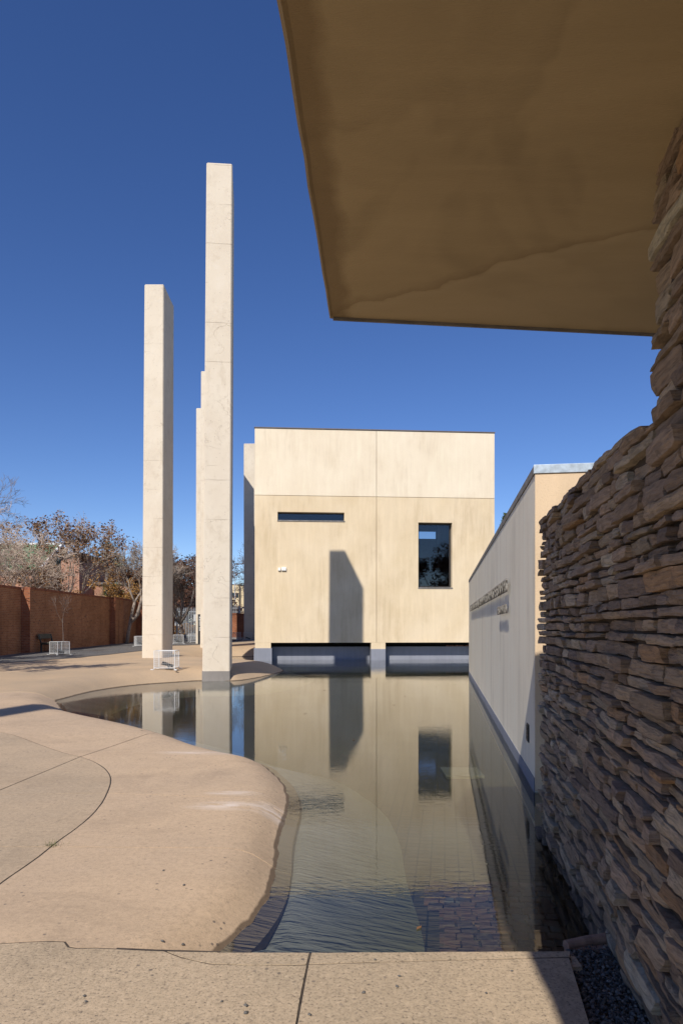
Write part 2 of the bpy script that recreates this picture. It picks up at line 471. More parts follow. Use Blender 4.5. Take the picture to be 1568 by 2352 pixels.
def m_water():
    m = bpy.data.materials.new('water'); m.use_nodes = True
    nt = m.node_tree; nt.nodes.clear()
    o = nt.nodes.new("ShaderNodeOutputMaterial")
    g = nt.nodes.new("ShaderNodeNewGeometry")
    def nz(scale, sx, sy, detail, dist=0.0, rot=0.0):
        mp = nt.nodes.new("ShaderNodeMapping"); nt.links.new(g.outputs["Position"], mp.inputs[0])
        mp.inputs["Scale"].default_value = (sx, sy, 1); mp.inputs["Rotation"].default_value = (0, 0, rot)
        n = nt.nodes.new("ShaderNodeTexNoise"); nt.links.new(mp.outputs[0], n.inputs["Vector"])
        n.inputs["Scale"].default_value = scale; n.inputs["Detail"].default_value = detail
        n.inputs["Distortion"].default_value = dist
        return n.outputs["Fac"]
    def mth(op, a, b):
        n = nt.nodes.new("ShaderNodeMath"); n.operation = op
        for s, v in zip(n.inputs, (a, b)):
            if isinstance(v, float): s.default_value = v
            else: nt.links.new(v, s)
        return n.outputs[0]
    # ripples: long crests across the pool, a calmer sheet between gusts
    rip = nz(13.0, 0.34, 1.5, 2.0, 0.5, 0.05)
    rip2 = nz(34.0, 0.4, 1.2, 2.0, 0.3, -0.12)
    gust = nz(0.5, 0.6, 1.0, 2.0)
    rm = nt.nodes.new("ShaderNodeMapRange"); nt.links.new(gust, rm.inputs[0])
    rm.inputs[1].default_value = 0.38; rm.inputs[2].default_value = 0.66; rm.inputs[3].default_value = 0.35; rm.inputs[4].default_value = 1.25
    h = mth('MULTIPLY', mth('ADD', rip, mth('MULTIPLY', rip2, 0.22)), rm.outputs[0])
    b = nt.nodes.new("ShaderNodeBump"); b.inputs["Strength"].default_value = 1.0; b.inputs["Distance"].default_value = 0.0008
    nt.links.new(h, b.inputs["Height"])
    fr = nt.nodes.new("ShaderNodeFresnel"); fr.inputs["IOR"].default_value = 1.34
    nt.links.new(b.outputs[0], fr.inputs["Normal"])
    tr = nt.nodes.new("ShaderNodeBsdfTransparent"); tr.inputs[0].default_value = (0.84, 0.88, 0.85, 1)
    gl = nt.nodes.new("ShaderNodeBsdfGlossy"); gl.inputs["Roughness"].default_value = 0.015; gl.inputs[0].default_value = (1, 1, 1, 1)
    nt.links.new(b.outputs[0], gl.inputs["Normal"])
    mx = nt.nodes.new("ShaderNodeMixShader")
    nt.links.new(fr.outputs[0], mx.inputs[0]); nt.links.new(tr.outputs[0], mx.inputs[1]); nt.links.new(gl.outputs[0], mx.inputs[2])
    nt.links.new(mx.outputs[0], o.inputs[0])
    return m
MAT['water'] = m_water()

def m_glass():
    m = bpy.data.materials.new('window_glass'); m.use_nodes = True
    nt = m.node_tree; nt.nodes.clear()
    o = nt.nodes.new("ShaderNodeOutputMaterial")
    lw = nt.nodes.new("ShaderNodeFresnel"); lw.inputs[0].default_value = 1.55
    tr = nt.nodes.new("ShaderNodeBsdfTransparent"); tr.inputs[0].default_value = (0.7, 0.74, 0.78, 1)
    gl = nt.nodes.new("ShaderNodeBsdfGlossy"); gl.inputs["Roughness"].default_value = 0.005
    mx = nt.nodes.new("ShaderNodeMixShader")
    ad = nt.nodes.new("ShaderNodeMath"); ad.operation = 'ADD'; ad.inputs[1].default_value = 0.015
    nt.links.new(lw.outputs[0], ad.inputs[0]); nt.links.new(ad.outputs[0], mx.inputs[0])
    nt.links.new(tr.outputs[0], mx.inputs[1]); nt.links.new(gl.outputs[0], mx.inputs[2])
    nt.links.new(mx.outputs[0], o.inputs[0])
    return m
MAT['glass'] = m_glass()

def m_gravel(name, c1, c2):
    t = NT(name, 0.9, 0.25)
    v = t.vor(38)
    c = t.mix(t.ramp(v.outputs["Color"], [(0.2, 0), (0.8, 1)]), c1, c2)
    c = t.mix(t.ramp(v.outputs["Distance"], [(0.4, 0), (0.7, 0.8)]), c, tuple(x * 0.25 for x in c1))
    c = t.mix(t.ramp(t.noise(0.8, 4), [(0.45, 0), (0.7, 0.3)]), c, (0.22, 0.16, 0.10))
    return t.out(c, t.bump(v.outputs["Distance"], 0.8, 0.02))
MAT['gravel'] = m_gravel('gravel', (0.15, 0.145, 0.14), (0.22, 0.21, 0.20))
MAT['chip'] = None
def m_chip():
    t = NT('gravel_chip', 0.75, 0.3)
    r = t.geo.outputs["Random Per Island"]
    c = t.ramp(r, [(0, (0.05, 0.045, 0.04)), (0.5, (0.105, 0.097, 0.088)), (0.85, (0.175, 0.163, 0.148)), (1, (0.30, 0.25, 0.20))])
    return t.out(c)
MAT['chip'] = m_chip()
MAT['ground'] = plain('ground', (0.21, 0.165, 0.11), 0.95, var=0.35, scale=0.4)
MAT['asphalt'] = plain('asphalt', (0.055, 0.053, 0.05), 0.9)
MAT['bark_grey'] = plain('bark_grey', (0.30, 0.245, 0.20), 0.9, var=0.35, scale=12)
MAT['bark_dark'] = plain('bark_dark', (0.15, 0.12, 0.10), 0.9, var=0.35, scale=12)
MAT['bark_pale'] = plain('bark_pale', (0.42, 0.33, 0.26), 0.9, var=0.3, scale=12)

def m_leaf(name, stops):
    t = NT(name, 0.75, 0.25)
    c = t.ramp(t.geo.outputs["Random Per Island"], stops)
    t.b.inputs["Transmission Weight"].default_value = 0.0
    return t.out(c)
MAT['leaf_dry'] = m_leaf('leaf_dry', [(0, (0.075, 0.035, 0.022)), (0.45, (0.17, 0.08, 0.038)), (0.8, (0.28, 0.15, 0.065)), (1, (0.36, 0.22, 0.09))])
MAT['leaf_rust'] = m_leaf('leaf_rust', [(0, (0.05, 0.023, 0.018)), (0.5, (0.12, 0.05, 0.03)), (1, (0.20, 0.10, 0.05))])
MAT['leaf_green'] = m_leaf('leaf_green', [(0, (0.03, 0.05, 0.016)), (0.5, (0.065, 0.09, 0.028)), (1, (0.14, 0.15, 0.045))])
MAT['leaf_gold'] = m_leaf('leaf_gold', [(0, (0.16, 0.075, 0.02)), (0.5, (0.30, 0.15, 0.04)), (1, (0.42, 0.24, 0.07))])
MAT['grass'] = m_leaf('grass', [(0, (0.05, 0.07, 0.02)), (0.6, (0.11, 0.13, 0.04)), (1, (0.25, 0.21, 0.09))])
MAT['wire_white'] = plain('wire_white', (0.66, 0.66, 0.65), 0.45, 0.0, 0.5, 0.05)
MAT['black_metal'] = plain('black_metal', (0.015, 0.015, 0.016), 0.5, 0.0, 0.5)
MAT['palisade'] = plain('palisade', (0.42, 0.45, 0.48), 0.45, 0.5, 0.5, 0.15)
MAT['bench_wood'] = plain('bench_wood', (0.10, 0.09, 0.06), 0.8, var=0.4, scale=18)
MAT['sign_white'] = plain('sign_white', (0.75, 0.75, 0.73), 0.6)
MAT['car_white'] = plain('car_white', (0.80, 0.81, 0.82), 0.25, 0.0, 0.6, 0.02)
MAT['car_glass'] = plain('car_glass', (0.02, 0.025, 0.03), 0.08, 0.0, 0.6)
MAT['rubber'] = plain('rubber', (0.02, 0.02, 0.02), 0.85)
MAT['red_lamp'] = plain('red_lamp', (0.35, 0.02, 0.02), 0.25)
MAT['cream_render'] = plain('cream_render', (0.62, 0.50, 0.31), 0.85, var=0.06)
MAT['grey_render'] = plain('grey_render', (0.36, 0.33, 0.31), 0.85, var=0.1)
MAT['red_roof'] = plain('red_roof', (0.36, 0.12, 0.075), 0.8, var=0.2, scale=8)
MAT['green_roof'] = plain('green_roof', (0.115, 0.20, 0.10), 0.7, var=0.35, scale=7)
MAT['rubble'] = plain('rubble', (0.32, 0.15, 0.10), 0.9, var=0.4, scale=12)
MAT['lamp_grey'] = plain('lamp_grey', (0.45, 0.46, 0.47), 0.5, 0.4)

# ------------------------------------------------------------------ pool outline and ground heights
S = 0.57415
src_near = [(900, 3782), (991, 3695), (1066, 3587), (1095, 3479), (1107, 3380), (1124, 3313), (1149, 3222), (1136, 3148), (1091, 3098), (1033, 3056)]
src_lip = [(918, 3020, .35), (804, 2986, .3), (689, 2944, .3), (570, 2913, .35), (459, 2890, .4), (344, 2867, .45), (252, 2840, .45)]
src_far = [(228, 2816), (222, 2805), (256, 2795), (344, 2772), (459, 2752), (574, 2739), (689, 2731), (804, 2724), (926, 2725), (995, 2718), (1071, 2703), (1129, 2687)]
curve = [(-1.02, 3.0), (-0.80, 3.38)]
for x, y in src_near: curve.append(U(x * S, y * S, WATER))
for x, y, e in src_lip:
    p = U(x * S, y * S, -0.05)
    k = (p[1] + e) / p[1]
    curve.append((p[0] * k, p[1] * k))
for x, y in src_far: curve.append(U(x * S, y * S, WATER))
curve += [(-2.55, 28.2), (-3.4, 29.5), (-4.6, 30.7), (-5.8, 31.8), (-6.9, 33.4), (-7.5, 35.5), (-7.35, 37.8), (-6.6, 39.6), (-4.5, 40.2), (14.5, 41.0)]

def smooth_curve(pts, sub=5):
    out = []
    n = len(pts)
    for i in range(n - 1):
        p0 = pts[max(i - 1, 0)]; p1 = pts[i]; p2 = pts[i + 1]; p3 = pts[min(i + 2, n - 1)]
        for k in range(sub):
            t = k / sub
            f = lambda a, b, c, d: 0.5 * ((2 * b) + (-a + c) * t + (2 * a - 5 * b + 4 * c - d) * t * t + (-a + 3 * b - 3 * c + d) * t ** 3)
            out.append((f(p0[0], p1[0], p2[0], p3[0]), f(p0[1], p1[1], p2[1], p3[1])))
    out.append(pts[-1])
    return out
curve = smooth_curve(curve, 4)
CUR = np.array(curve)
POOL = np.array(curve + [(14.5, 6.6), (3.4, 6.6), (2.3, 3.0)])

def in_poly(P, poly):
    x, y = P[:, 0], P[:, 1]
    inside = np.zeros(len(P), bool)
    n = len(poly)
    j = n - 1
    for i in range(n):
        xi, yi = poly[i]; xj, yj = poly[j]
        if yi != yj:
            c = ((yi > y) != (yj > y)) & (x < (xj - xi) * (y - yi) / (yj - yi) + xi)
            inside ^= c
        j = i
    return inside

def dist_curve(P, C):
    d2 = np.full(len(P), 1e9)
    for i in range(len(C) - 1):
        a, b = C[i], C[i + 1]
        ab = b - a; L = ab.dot(ab)
        if L < 1e-12: continue
        t = np.clip(((P - a) @ ab) / L, 0, 1)
        q = a + t[:, None] * ab
        d2 = np.minimum(d2, ((P - q) ** 2).sum(1))
    return np.sqrt(d2)

def base_h(P):
    x, y = P[:, 0], P[:, 1]
    h = np.interp(y, [-20, 9, 14, 22, 30, 46, 56, 70], [0, 0, .06, .21, .24, .43, .54, .58])
    h += 0.10 * np.exp(-((x + 9.5) / 2.5) ** 2 - ((y - 40.5) / 2.2) ** 2)
    return h

def height(P):
    P = np.asarray(P, float)
    s = dist_curve(P, CUR)
    ins = in_poly(P, POOL)
    B = base_h(P)
    w = np.interp(P[:, 1], [3, 8, 12, 22, 40], [0.34, 0.46, 0.70, 1.0, 2.2])
    t = np.clip(s / w, 0, 1)
    out = WATER + (B - WATER) * (1 - (1 - t) ** 2.4)
    inn = WATER - np.minimum(s * np.interp(P[:, 1], [4, 8, 14], [0.36, 0.32, 0.30]), 0.40)
    return np.where(ins, inn, out)
def hz(x, y): return float(height([(x, y)])[0])

# ------------------------------------------------------------------ paving slabs near the camera
def px_line(pts, z=0.0): return [U(a, b, z) for a, b in pts]
CURVEJ = px_line([(-160, 1652), (0, 1683.7), (41.7, 1693.8), (87.9, 1710), (145, 1729), (184.6, 1738.6), (215, 1749.6), (239.5, 1765), (252.7, 1782.5), (253.5, 1800), (246, 1822), (233, 1846), (211, 1872.6), (178, 1901), (132, 1934), (88, 1969), (44, 2000), (0, 2030.8), (-90, 2100), (-170, 2166)])
CURVEJ = smooth_curve(CURVEJ, 3)
def nearest_idx(line, p): return min(range(len(line)), key=lambda i: (line[i][0] - p[0]) ** 2 + (line[i][1] - p[1]) ** 2)
# pool edge, pushed a little under water so that the slabs run out below the surface
def offset_curve(C, d):
    out = []
    for i in range(len(C)):
        a = C[max(i - 1, 0)]; b = C[min(i + 1, len(C) - 1)]
        t = (b - a) / max(np.linalg.norm(b - a), 1e-9)
        out.append((C[i][0] + t[1] * d, C[i][1] - t[0] * d))
    return out
EDGE = offset_curve(CUR, 0.13)
def edge_between(p, q):
    i, j = nearest_idx(EDGE, p), nearest_idx(EDGE, q)
    return EDGE[i:j + 1] if i <= j else EDGE[j:i + 1][::-1]

FB = px_line([(-170, 2174), (0, 2168), (70, 2164), (110, 2162.6), (149, 2164), (158, 2176), (176, 2178.5), (220, 2178), (351, 2183.7), (439, 2186), (505, 2188)])
SILL_Y = FB[-1][1]
iA = nearest_idx(CURVEJ, U(184.6, 1738.6)); iB = nearest_idx(CURVEJ, U(246, 1823)); iC = nearest_idx(CURVEJ, U(120, 1944))
pA_in = U(-26, 1826); pB_in = (-13.0, pA_in[1]); pC_in = (-13.0, U(0, 1946)[1])      # the first two joints meet left of the frame
A_end, B_end, C_end = U(327, 1679), U(652, 1838), U(632, 1944)
slab_polys = []
lip = lambda a, b: edge_between(a, b)
F_end_edge = EDGE[nearest_idx(EDGE, (-0.75, SILL_Y))]
# lip slabs (right of the curved joint)
LIPC = CURVEJ[iC:] + [FB[0]] + FB[1:] + [(F_end_edge[0], SILL_Y)] + lip((-0.7, SILL_Y + .05), C_end)
slab_polys.append((LIPC, 'paving_lip'))
slab_polys.append((CURVEJ[iB:iC + 1] + lip(C_end, B_end), 'paving_lip'))
slab_polys.append((CURVEJ[iA:iB + 1] + lip(B_end, A_end), 'paving_lip'))
TIP = U(128, 1612, WATER)
i0, i1 = nearest_idx(EDGE, A_end), nearest_idx(EDGE, TIP)
slab_polys.append((CURVEJ[:iA + 1] + EDGE[i0:i1 + 1] + [(TIP[0] - 1.0, TIP[1] - 0.3), (-11.5, 14.6), (-13, 13.5)], 'paving_lip'))
# inner slabs (left of the curved joint)
slab_polys.append((CURVEJ[iA::-1] + [(-13.0, 13.5), pB_in, pA_in], 'paving_inner'))
slab_polys.append((CURVEJ[iA:iB + 1] + [pA_in], 'paving_inner'))
slab_polys.append((CURVEJ[iB:iC + 1] + [pC_in, pB_in, pA_in], 'paving_inner'))
slab_polys.append((CURVEJ[iC:] + [(-13.0, CURVEJ[-1][1]), pC_in], 'paving_inner'))
# front slabs, sill strip
SJ = px_line([(378, 2184.8), (417, 2200), (483, 2215), (571, 2218), (690, 2217.6), (707, 2216), (969, 2208), (1211.7, 2202), (1309, 2200)])
J_top, J_mid = (U(713, 2189)[0], SILL_Y), U(707, 2216)
R_top = (1.135, SILL_Y + 0.015); R_mid = U(1309, 2200); R_low = U(1357, 2352)
rdir = ((R_low[0] - R_mid[0]) / (R_low[1] - R_mid[1]))
R_far = (R_low[0] + rdir * (-4.5 - R_low[1]), -4.5)
J_low = U(681, 2352); J_far = (J_low[0] - 0.42, -4.5)
FBf = FB[:9]
slab_polys.append((FBf + [SJ[0]] + SJ[1:6] + [J_low, J_far, (-13, -4.5), (-13, CURVEJ[-1][1] - 0.01)], 'paving_front'))
slab_polys.append(([J_mid] + SJ[6:] + [R_low, R_far, J_far, J_low], 'paving_front'))
slab_polys.append((SJ[0:6] + [J_top, (F_end_edge[0], SILL_Y)] + FB[:8:-1], 'paving_front'))
slab_polys.append((SJ[5:] + [R_top, J_top], 'paving_front'))

def area(P): return 0.5 * sum(P[i][0] * P[(i + 1) % len(P)][1] - P[(i + 1) % len(P)][0] * P[i][1] for i in range(len(P)))
def clean(P):
    out = []
    for p in P:
        if not out or math.hypot(p[0] - out[-1][0], p[1] - out[-1][1]) > 0.01: out.append((p[0], p[1]))
    if math.hypot(out[0][0] - out[-1][0], out[0][1] - out[-1][1]) < 0.01: out.pop()
    if area(out) < 0: out.reverse()
    return out
def inset(P, d):
    out = []
    n = len(P)
    for i in range(n):
        a, b, c = P[i - 1], P[i], P[(i + 1) % n]
        t1 = Vector((b[0] - a[0], b[1] - a[1])).normalized(); t2 = Vector((c[0] - b[0], c[1] - b[1])).normalized()
        n1 = Vector((-t1.y, t1.x)); n2 = Vector((-t2.y, t2.x))
        m = n1 + n2
        if m.length < 1e-3: m = n1
        m.normalize()
        k = d / max(m.dot(n1), 0.4)
        out.append((b[0] + m.x * k, b[1] + m.y * k))
    return out
def resample(P, sp):
    out = []
    n = len(P)
    for i in range(n):
        a, b = P[i], P[(i + 1) % n]
        L = math.hypot(b[0] - a[0], b[1] - a[1])
        k = max(1, int(L / sp))
        for j in range(k): out.append((a[0] + (b[0] - a[0]) * j / k, a[1] + (b[1] - a[1]) * j / k))
    return out
rng = np.random.default_rng(5)
def slab(name, poly, mat, parent, spacing, zf, gap=0.006, thick=0.07, rough_edge=0.0):
    P = inset(clean(poly), gap)
    B = resample(P, spacing)
    if rough_edge:
        B = [(x + rng.normal(0, rough_edge), y + rng.normal(0, rough_edge)) for x, y in B]
    arr = np.array(B)
    x0, y0 = arr.min(0); x1, y1 = arr.max(0)
    gx, gy = np.meshgrid(np.arange(x0, x1, spacing), np.arange(y0, y1, spacing))
    G = np.stack([gx.ravel(), gy.ravel()], 1) + rng.uniform(-.15, .15, (gx.size, 2)) * spacing
    G = G[in_poly(G, arr)]
    if len(G):
        dd = dist_curve(G, np.vstack([arr, arr[:1]]))
        G = G[dd > spacing * 0.45]
    allp = [Vector(p) for p in B] + [Vector((float(a), float(b))) for a, b in G]
    nb = len(B)
    vo, eo, fo, *_ = delaunay_2d_cdt(allp, [], [list(range(nb))], 1, 1e-5)
    V = np.array([(v.x, v.y) for v in vo])
    Z = zf(V)
    mb = MB()
    mb.v = [(float(V[i][0]), float(V[i][1]), float(Z[i])) for i in range(len(V))]
    mb.f = [tuple(f) if (V[f[1]][0] - V[f[0]][0]) * (V[f[2]][1] - V[f[0]][1]) - (V[f[2]][0] - V[f[0]][0]) * (V[f[1]][1] - V[f[0]][1]) > 0 else tuple(reversed(f)) for f in fo]
    # skirt along the open boundary
    cnt = {}
    for f in mb.f:
        for i in range(len(f)):
            e = (f[i], f[(i + 1) % len(f)])
            cnt[e] = cnt.get(e, 0) + 1
    for (a, b) in list(cnt):
        if (b, a) not in cnt:
            i = len(mb.v)
            va, vb = mb.v[a], mb.v[b]
            mb.v += [(va[0], va[1], va[2] - 0.006), (vb[0], vb[1], vb[2] - 0.006), (va[0], va[1], va[2] - thick), (vb[0], vb[1], vb[2] - thick)]
            mb.f += [(b, a, i, i + 1), (i + 1, i, i + 2, i + 3)]
    o = mb.build(name, mat, parent, smooth=True)
    o.data.set_sharp_from_angle(angle=0.6)
    return o

# the plaza: one height field (banks, pool beach and pool basin), lowered under the loose slabs
zones = [np.array(clean(p)) for p, _ in slab_polys]
xs = np.concatenate([np.arange(-20, -12, 0.5), np.arange(-12, 3.6, 0.16), np.arange(3.6, 16.1, 0.8)])
ys = np.concatenate([np.arange(-8, 2.5, 0.5), np.arange(2.5, 24, 0.16), np.arange(24, 46, 0.24), np.arange(46, 60.1, 0.6)])
gx, gy = np.meshgrid(xs, ys)
P = np.stack([gx.ravel(), gy.ravel()], 1)
Zt = height(P)
for zn in zones:
    m = in_poly(P, zn)
    Zt[m] -= 0.10
mfront = (P[:, 1] < SILL_Y) & (P[:, 0] > -0.95)
Zt[mfront] = np.minimum(Zt[mfront], -0.075)
mlow = (P[:, 0] > 1.0) & (P[:, 1] < 6.4)
Zt[mlow & (P[:, 1] < 3.45)] = -0.075
nx, ny = len(xs), len(ys)
mb = MB()
mb.v = [(float(a), float(b), float(c)) for (a, b), c in zip(P, Zt)]
mb.f = [(j * nx + i, j * nx + i + 1, (j + 1) * nx + i + 1, (j + 1) * nx + i) for j in range(ny - 1) for i in range(nx - 1)]
plaza = mb.build('plaza', MAT['plaza'], smooth=True)
plaza["kind"] = 'structure'

front_z = lambda V: np.array([0.0012 * mnoise.noise(Vector((float(a) * 1.3, float(b) * 1.3, 2.0))) for a, b in V])
for i, (poly, mname) in enumerate(slab_polys):
    front = mname == 'paving_front'
    sp = 0.09 if i in (0, 1, 2) else 0.20
    if front:
        slab('paving_slab', poly, MAT[mname], plaza, 0.22 if i in (8, 9) else 0.08, front_z, 0.006, 0.16 if i in (10, 11) else 0.07, 0.0012)
    else:
        slab('paving_slab', poly, MAT[mname], plaza, sp, height, 0.007, 0.07, 0.001)

# dirt packed into the joints
jf = MB()
def ribbon(pts, off, w_=0.016, flat=False):
    pts = [pts[0]] + [p for a, b in zip(pts, pts[1:]) for p in [(a[0] + (b[0] - a[0]) * k / max(1, int(math.dist(a, b) / .12)), a[1] + (b[1] - a[1]) * k / max(1, int(math.dist(a, b) / .12))) for k in range(1, max(1, int(math.dist(a, b) / .12)) + 1)]]
    Zr = np.zeros(len(pts)) if flat else height(np.array(pts))
    b0 = len(jf.v)
    for i, p in enumerate(pts):
        a, c = pts[max(i - 1, 0)], pts[min(i + 1, len(pts) - 1)]
        t_ = Vector((c[0] - a[0], c[1] - a[1])).normalized()
        for sgn in (-1, 1): jf.v.append((p[0] - t_.y * w_ * sgn, p[1] + t_.x * w_ * sgn, float(Zr[i]) - off))
    for i in range(len(pts) - 1): jf.f.append((b0 + 2 * i, b0 + 2 * i + 1, b0 + 2 * i + 3, b0 + 2 * i + 2))
ribbon(FB[:9], .0025, flat=True)
ribbon(FB[8:], .003, flat=True)
ribbon(SJ, .0035, flat=True)
ribbon([J_top, J_mid, J_low, J_far], .004, flat=True)
ribbon(CURVEJ, .003)
ribbon([pA_in, CURVEJ[iA], A_end], .0035)
ribbon([pB_in, pA_in, CURVEJ[iB], B_end], .004)
ribbon([pC_in, CURVEJ[iC], C_end], .0045)
jo = jf.build('joint_filler', plain('joint_dirt', (0.065, 0.05, 0.038), 0.95, var=0.4, scale=20), plaza)
jo["kind"] = 'stuff'

# pool front wall under the sill
fw = boxobj('pool_front_wall', -1.0, 1.14, SILL_Y - 0.12, SILL_Y - 0.012, -0.62, -0.012, MAT['paving_front'], plaza)

# the ground beyond the plaza, to the horizon
gxs = [-3000, -400, -80, -40, -19.9, -19.6, 15.6, 15.9, 40, 80, 400, 3000]
gys = [-3000, -400, -60, -7.9, -7.6, 59.6, 59.9, 66, 74, 76, 100, 200, 600, 3000]
mb = MB()
for y in gys:
    for x in gxs:
        inside = -19.9 < x < 15.9 and -7.9 < y < 59.9
        z = -1.4 if inside else float(base_h(np.array([(0.0 if abs(x) > 30 else x, y)]))[0]) - 0.012
        if y > 100: z = 0.55
        mb.v.append((x, y, z))
n = len(gxs)
mb.f = [(j * n + i, j * n + i + 1, (j + 1) * n + i + 1, (j + 1) * n + i) for j in range(len(gys) - 1) for i in range(n - 1)]
g = mb.build('ground', MAT['ground']); g["kind"] = 'structure'
r = boxobj('road', -200, 200, 61.5, 72.0, 0.3, 0.585, MAT['asphalt']); r["kind"] = 'structure'

# water
mb = MB()
mb.add([(-9.6, SILL_Y - 0.1, WATER), (14.4, SILL_Y - 0.1, WATER), (14.4, 41.2, WATER), (-9.6, 41.2, WATER)], [(0, 1, 2, 3)])
w = mb.build('water', MAT['water']); w["kind"] = 'structure'

# pool floor: brick paved, near bricks as pieces
FL = -0.515
pool_floor = MB()
pool_floor.add([(-9, SILL_Y - 0.1, FL), (14.2, SILL_Y - 0.1, FL), (14.2, 41, FL), (-9, 41, FL)], [(0, 1, 2, 3)])
pf = pool_floor.build('pool_floor', MAT['pool_floor']); pf["kind"] = 'structure'
mbk = MB(); mbk.box(-0.054, 0.054, -0.045, 0.045, 0, 0.05)
bm_me = mbk.mesh('paving_brick'); bm_me.materials.append(MAT['pool_brick'])
random.seed(3)
cnt = 0
for j in range(22):
    for i in range(14):
        ly = 3.36 + j * 0.103
        x = 0.16 + i * 0.122 + (ly - 3.35) * 0.15 + (0.03 if j % 2 else 0.0)
        if dist_curve(np.array([(x - 0.1, ly)]), CUR)[0] < 1.06 or cnt >= 290: continue
        o = bpy.data.objects.new('paving_brick', bm_me)
        col.objects.link(o); o.parent = pf
        o.location = (x + random.gauss(0, .003), ly + random.gauss(0, .003), FL - 0.022 + random.uniform(0.0, 0.008))
        o.rotation_euler = (random.gauss(0, .015), random.gauss(0, .015), -0.149 + random.gauss(0, .03))
        cnt += 1
# submerged concrete slab on the pool floor
sx, sy = U(1060, 1770, -0.45)
sl = boxobj('submerged_slab', -0.27, 0.27, -0.28, 0.28, 0, 0.05, MAT['plaza'], bevel=0.006)
sl.location = (sx, sy, FL + 0.004)
tag(sl, 'pale rectangular slab lying on the pool floor near the lettered wall', 'slab')

# ------------------------------------------------------------------ dry stone wall on the right
WD = 0.149
wl = math.hypot(1, WD)
def wall_pt(Y, off, z):        # off: distance out from the wall face towards the pool
    return Vector((0.878 + WD * Y - off / wl, Y + off * WD / wl, z))
SW = empty('dry_stone_wall', (0.878 + WD * 3, 3, -0.6))
tag(SW, 'dry stacked brown stone wall rising from the water to carry the canopy', 'wall')
def wchild(o):
    o.parent = SW; o.matrix_parent_inverse = Matrix.Translation(SW.location).inverted(); return o
random.seed(21)
PIER_Y = 2.74
SOFFIT = 3.38
def tint():
    r = random.random()
    if r < 0.30: c = (0.265, 0.200, 0.150)
    elif r < 0.52: c = (0.280, 0.218, 0.160)
    elif r < 0.70: c = (0.230, 0.178, 0.142)
    elif r < 0.84: c = (0.310, 0.258, 0.198)
    elif r < 0.92: c = (0.170, 0.132, 0.112)
    elif r < 0.97: c = (0.360, 0.310, 0.245)
    else: c = (0.300, 0.195, 0.115)
    k = random.uniform(1.2, 2.0)
    return (min(0.7, c[0] * k * 1.06), min(0.7, c[1] * k * 1.03), min(0.7, c[2] * k * 0.96))

def stone_geo(ya, yb, za0, za1, zb0, zb1, prot, depth=0.22, seed=0.0):
    """rough stone face between wall stations ya..yb (bottom/top heights at both ends), sticking out by prot"""
    L = abs(yb - ya); H = (za1 - za0 + zb1 - zb0) / 2
    nu = 6 if L > 0.16 else 4
    nv = 3
    vs_, fs_ = [], []
    tilt_v = random.uniform(-0.008, 0.008); tilt_u = random.uniform(-0.011, 0.011)
    sk0, sk1 = random.uniform(-.025, .025), random.uniform(-.025, .025)
    for j in range(nv + 1):
        v = j / nv
        for i in range(nu + 1):
            u = i / nu
            Y = ya + (yb - ya) * u
            # ragged ends
            if i == 0: Y += (sk0 * (v - .5) + random.gauss(0, .006)) * (1 if ya < yb else -1)
            if i == nu: Y += (sk1 * (v - .5) + random.gauss(0, .006)) * (1 if ya < yb else -1)
            z0 = za0 + (zb0 - za0) * u; z1 = za1 + (zb1 - za1) * u
            z0 += 0.007 * mnoise.noise(Vector((Y * 9, seed, 1.3))); z1 += 0.007 * mnoise.noise(Vector((Y * 9, seed, 7.7)))
            z = z0 + (z1 - z0) * v
            eb = min(i, nu - i, j, nv - j)
            o = prot + tilt_u * (u - .5) * 2 + tilt_v * (v - .5) * 2
            o += 0.009 * mnoise.noise(Vector((Y * 9, z * 14, seed))) + 0.005 * mnoise.noise(Vector((Y * 31, z * 44, seed + 3)))
            if eb == 0: o -= random.uniform(0.001, 0.009)
            corner = (i in (0, nu)) and (j in (0, nv))
            if corner:
                o -= random.uniform(0, .008)
                z += (0.06 if j == 0 else -0.06) * H * random.random()
            vs_.append(wall_pt(Y, o, z))
    w_ = nu + 1
    for j in range(nv):
        for i in range(nu):
            fs_.append((j * w_ + i, j * w_ + i + 1, (j + 1) * w_ + i + 1, (j + 1) * w_ + i))
    # ring going back into the wall
    ring = [i for i in range(nu + 1)] + [j * w_ + nu for j in range(1, nv + 1)] + [nv * w_ + i for i in range(nu - 1, -1, -1)] + [j * w_ for j in range(nv - 1, 0, -1)]
    b = len(vs_)
    cy = (ya + yb) / 2
    nrm = Vector((1, -WD, 0)).normalized()
    for k in ring:
        vs_.append(Vector(vs_[k]) + nrm * depth)
    m = len(ring)
    for k in range(m):
        k2 = (k + 1) % m
        fs_.append((ring[k2], ring[k], b + k, b + k2))
    if ya > yb:
        fs_ = [tuple(reversed(f)) for f in fs_]
    return vs_, fs_

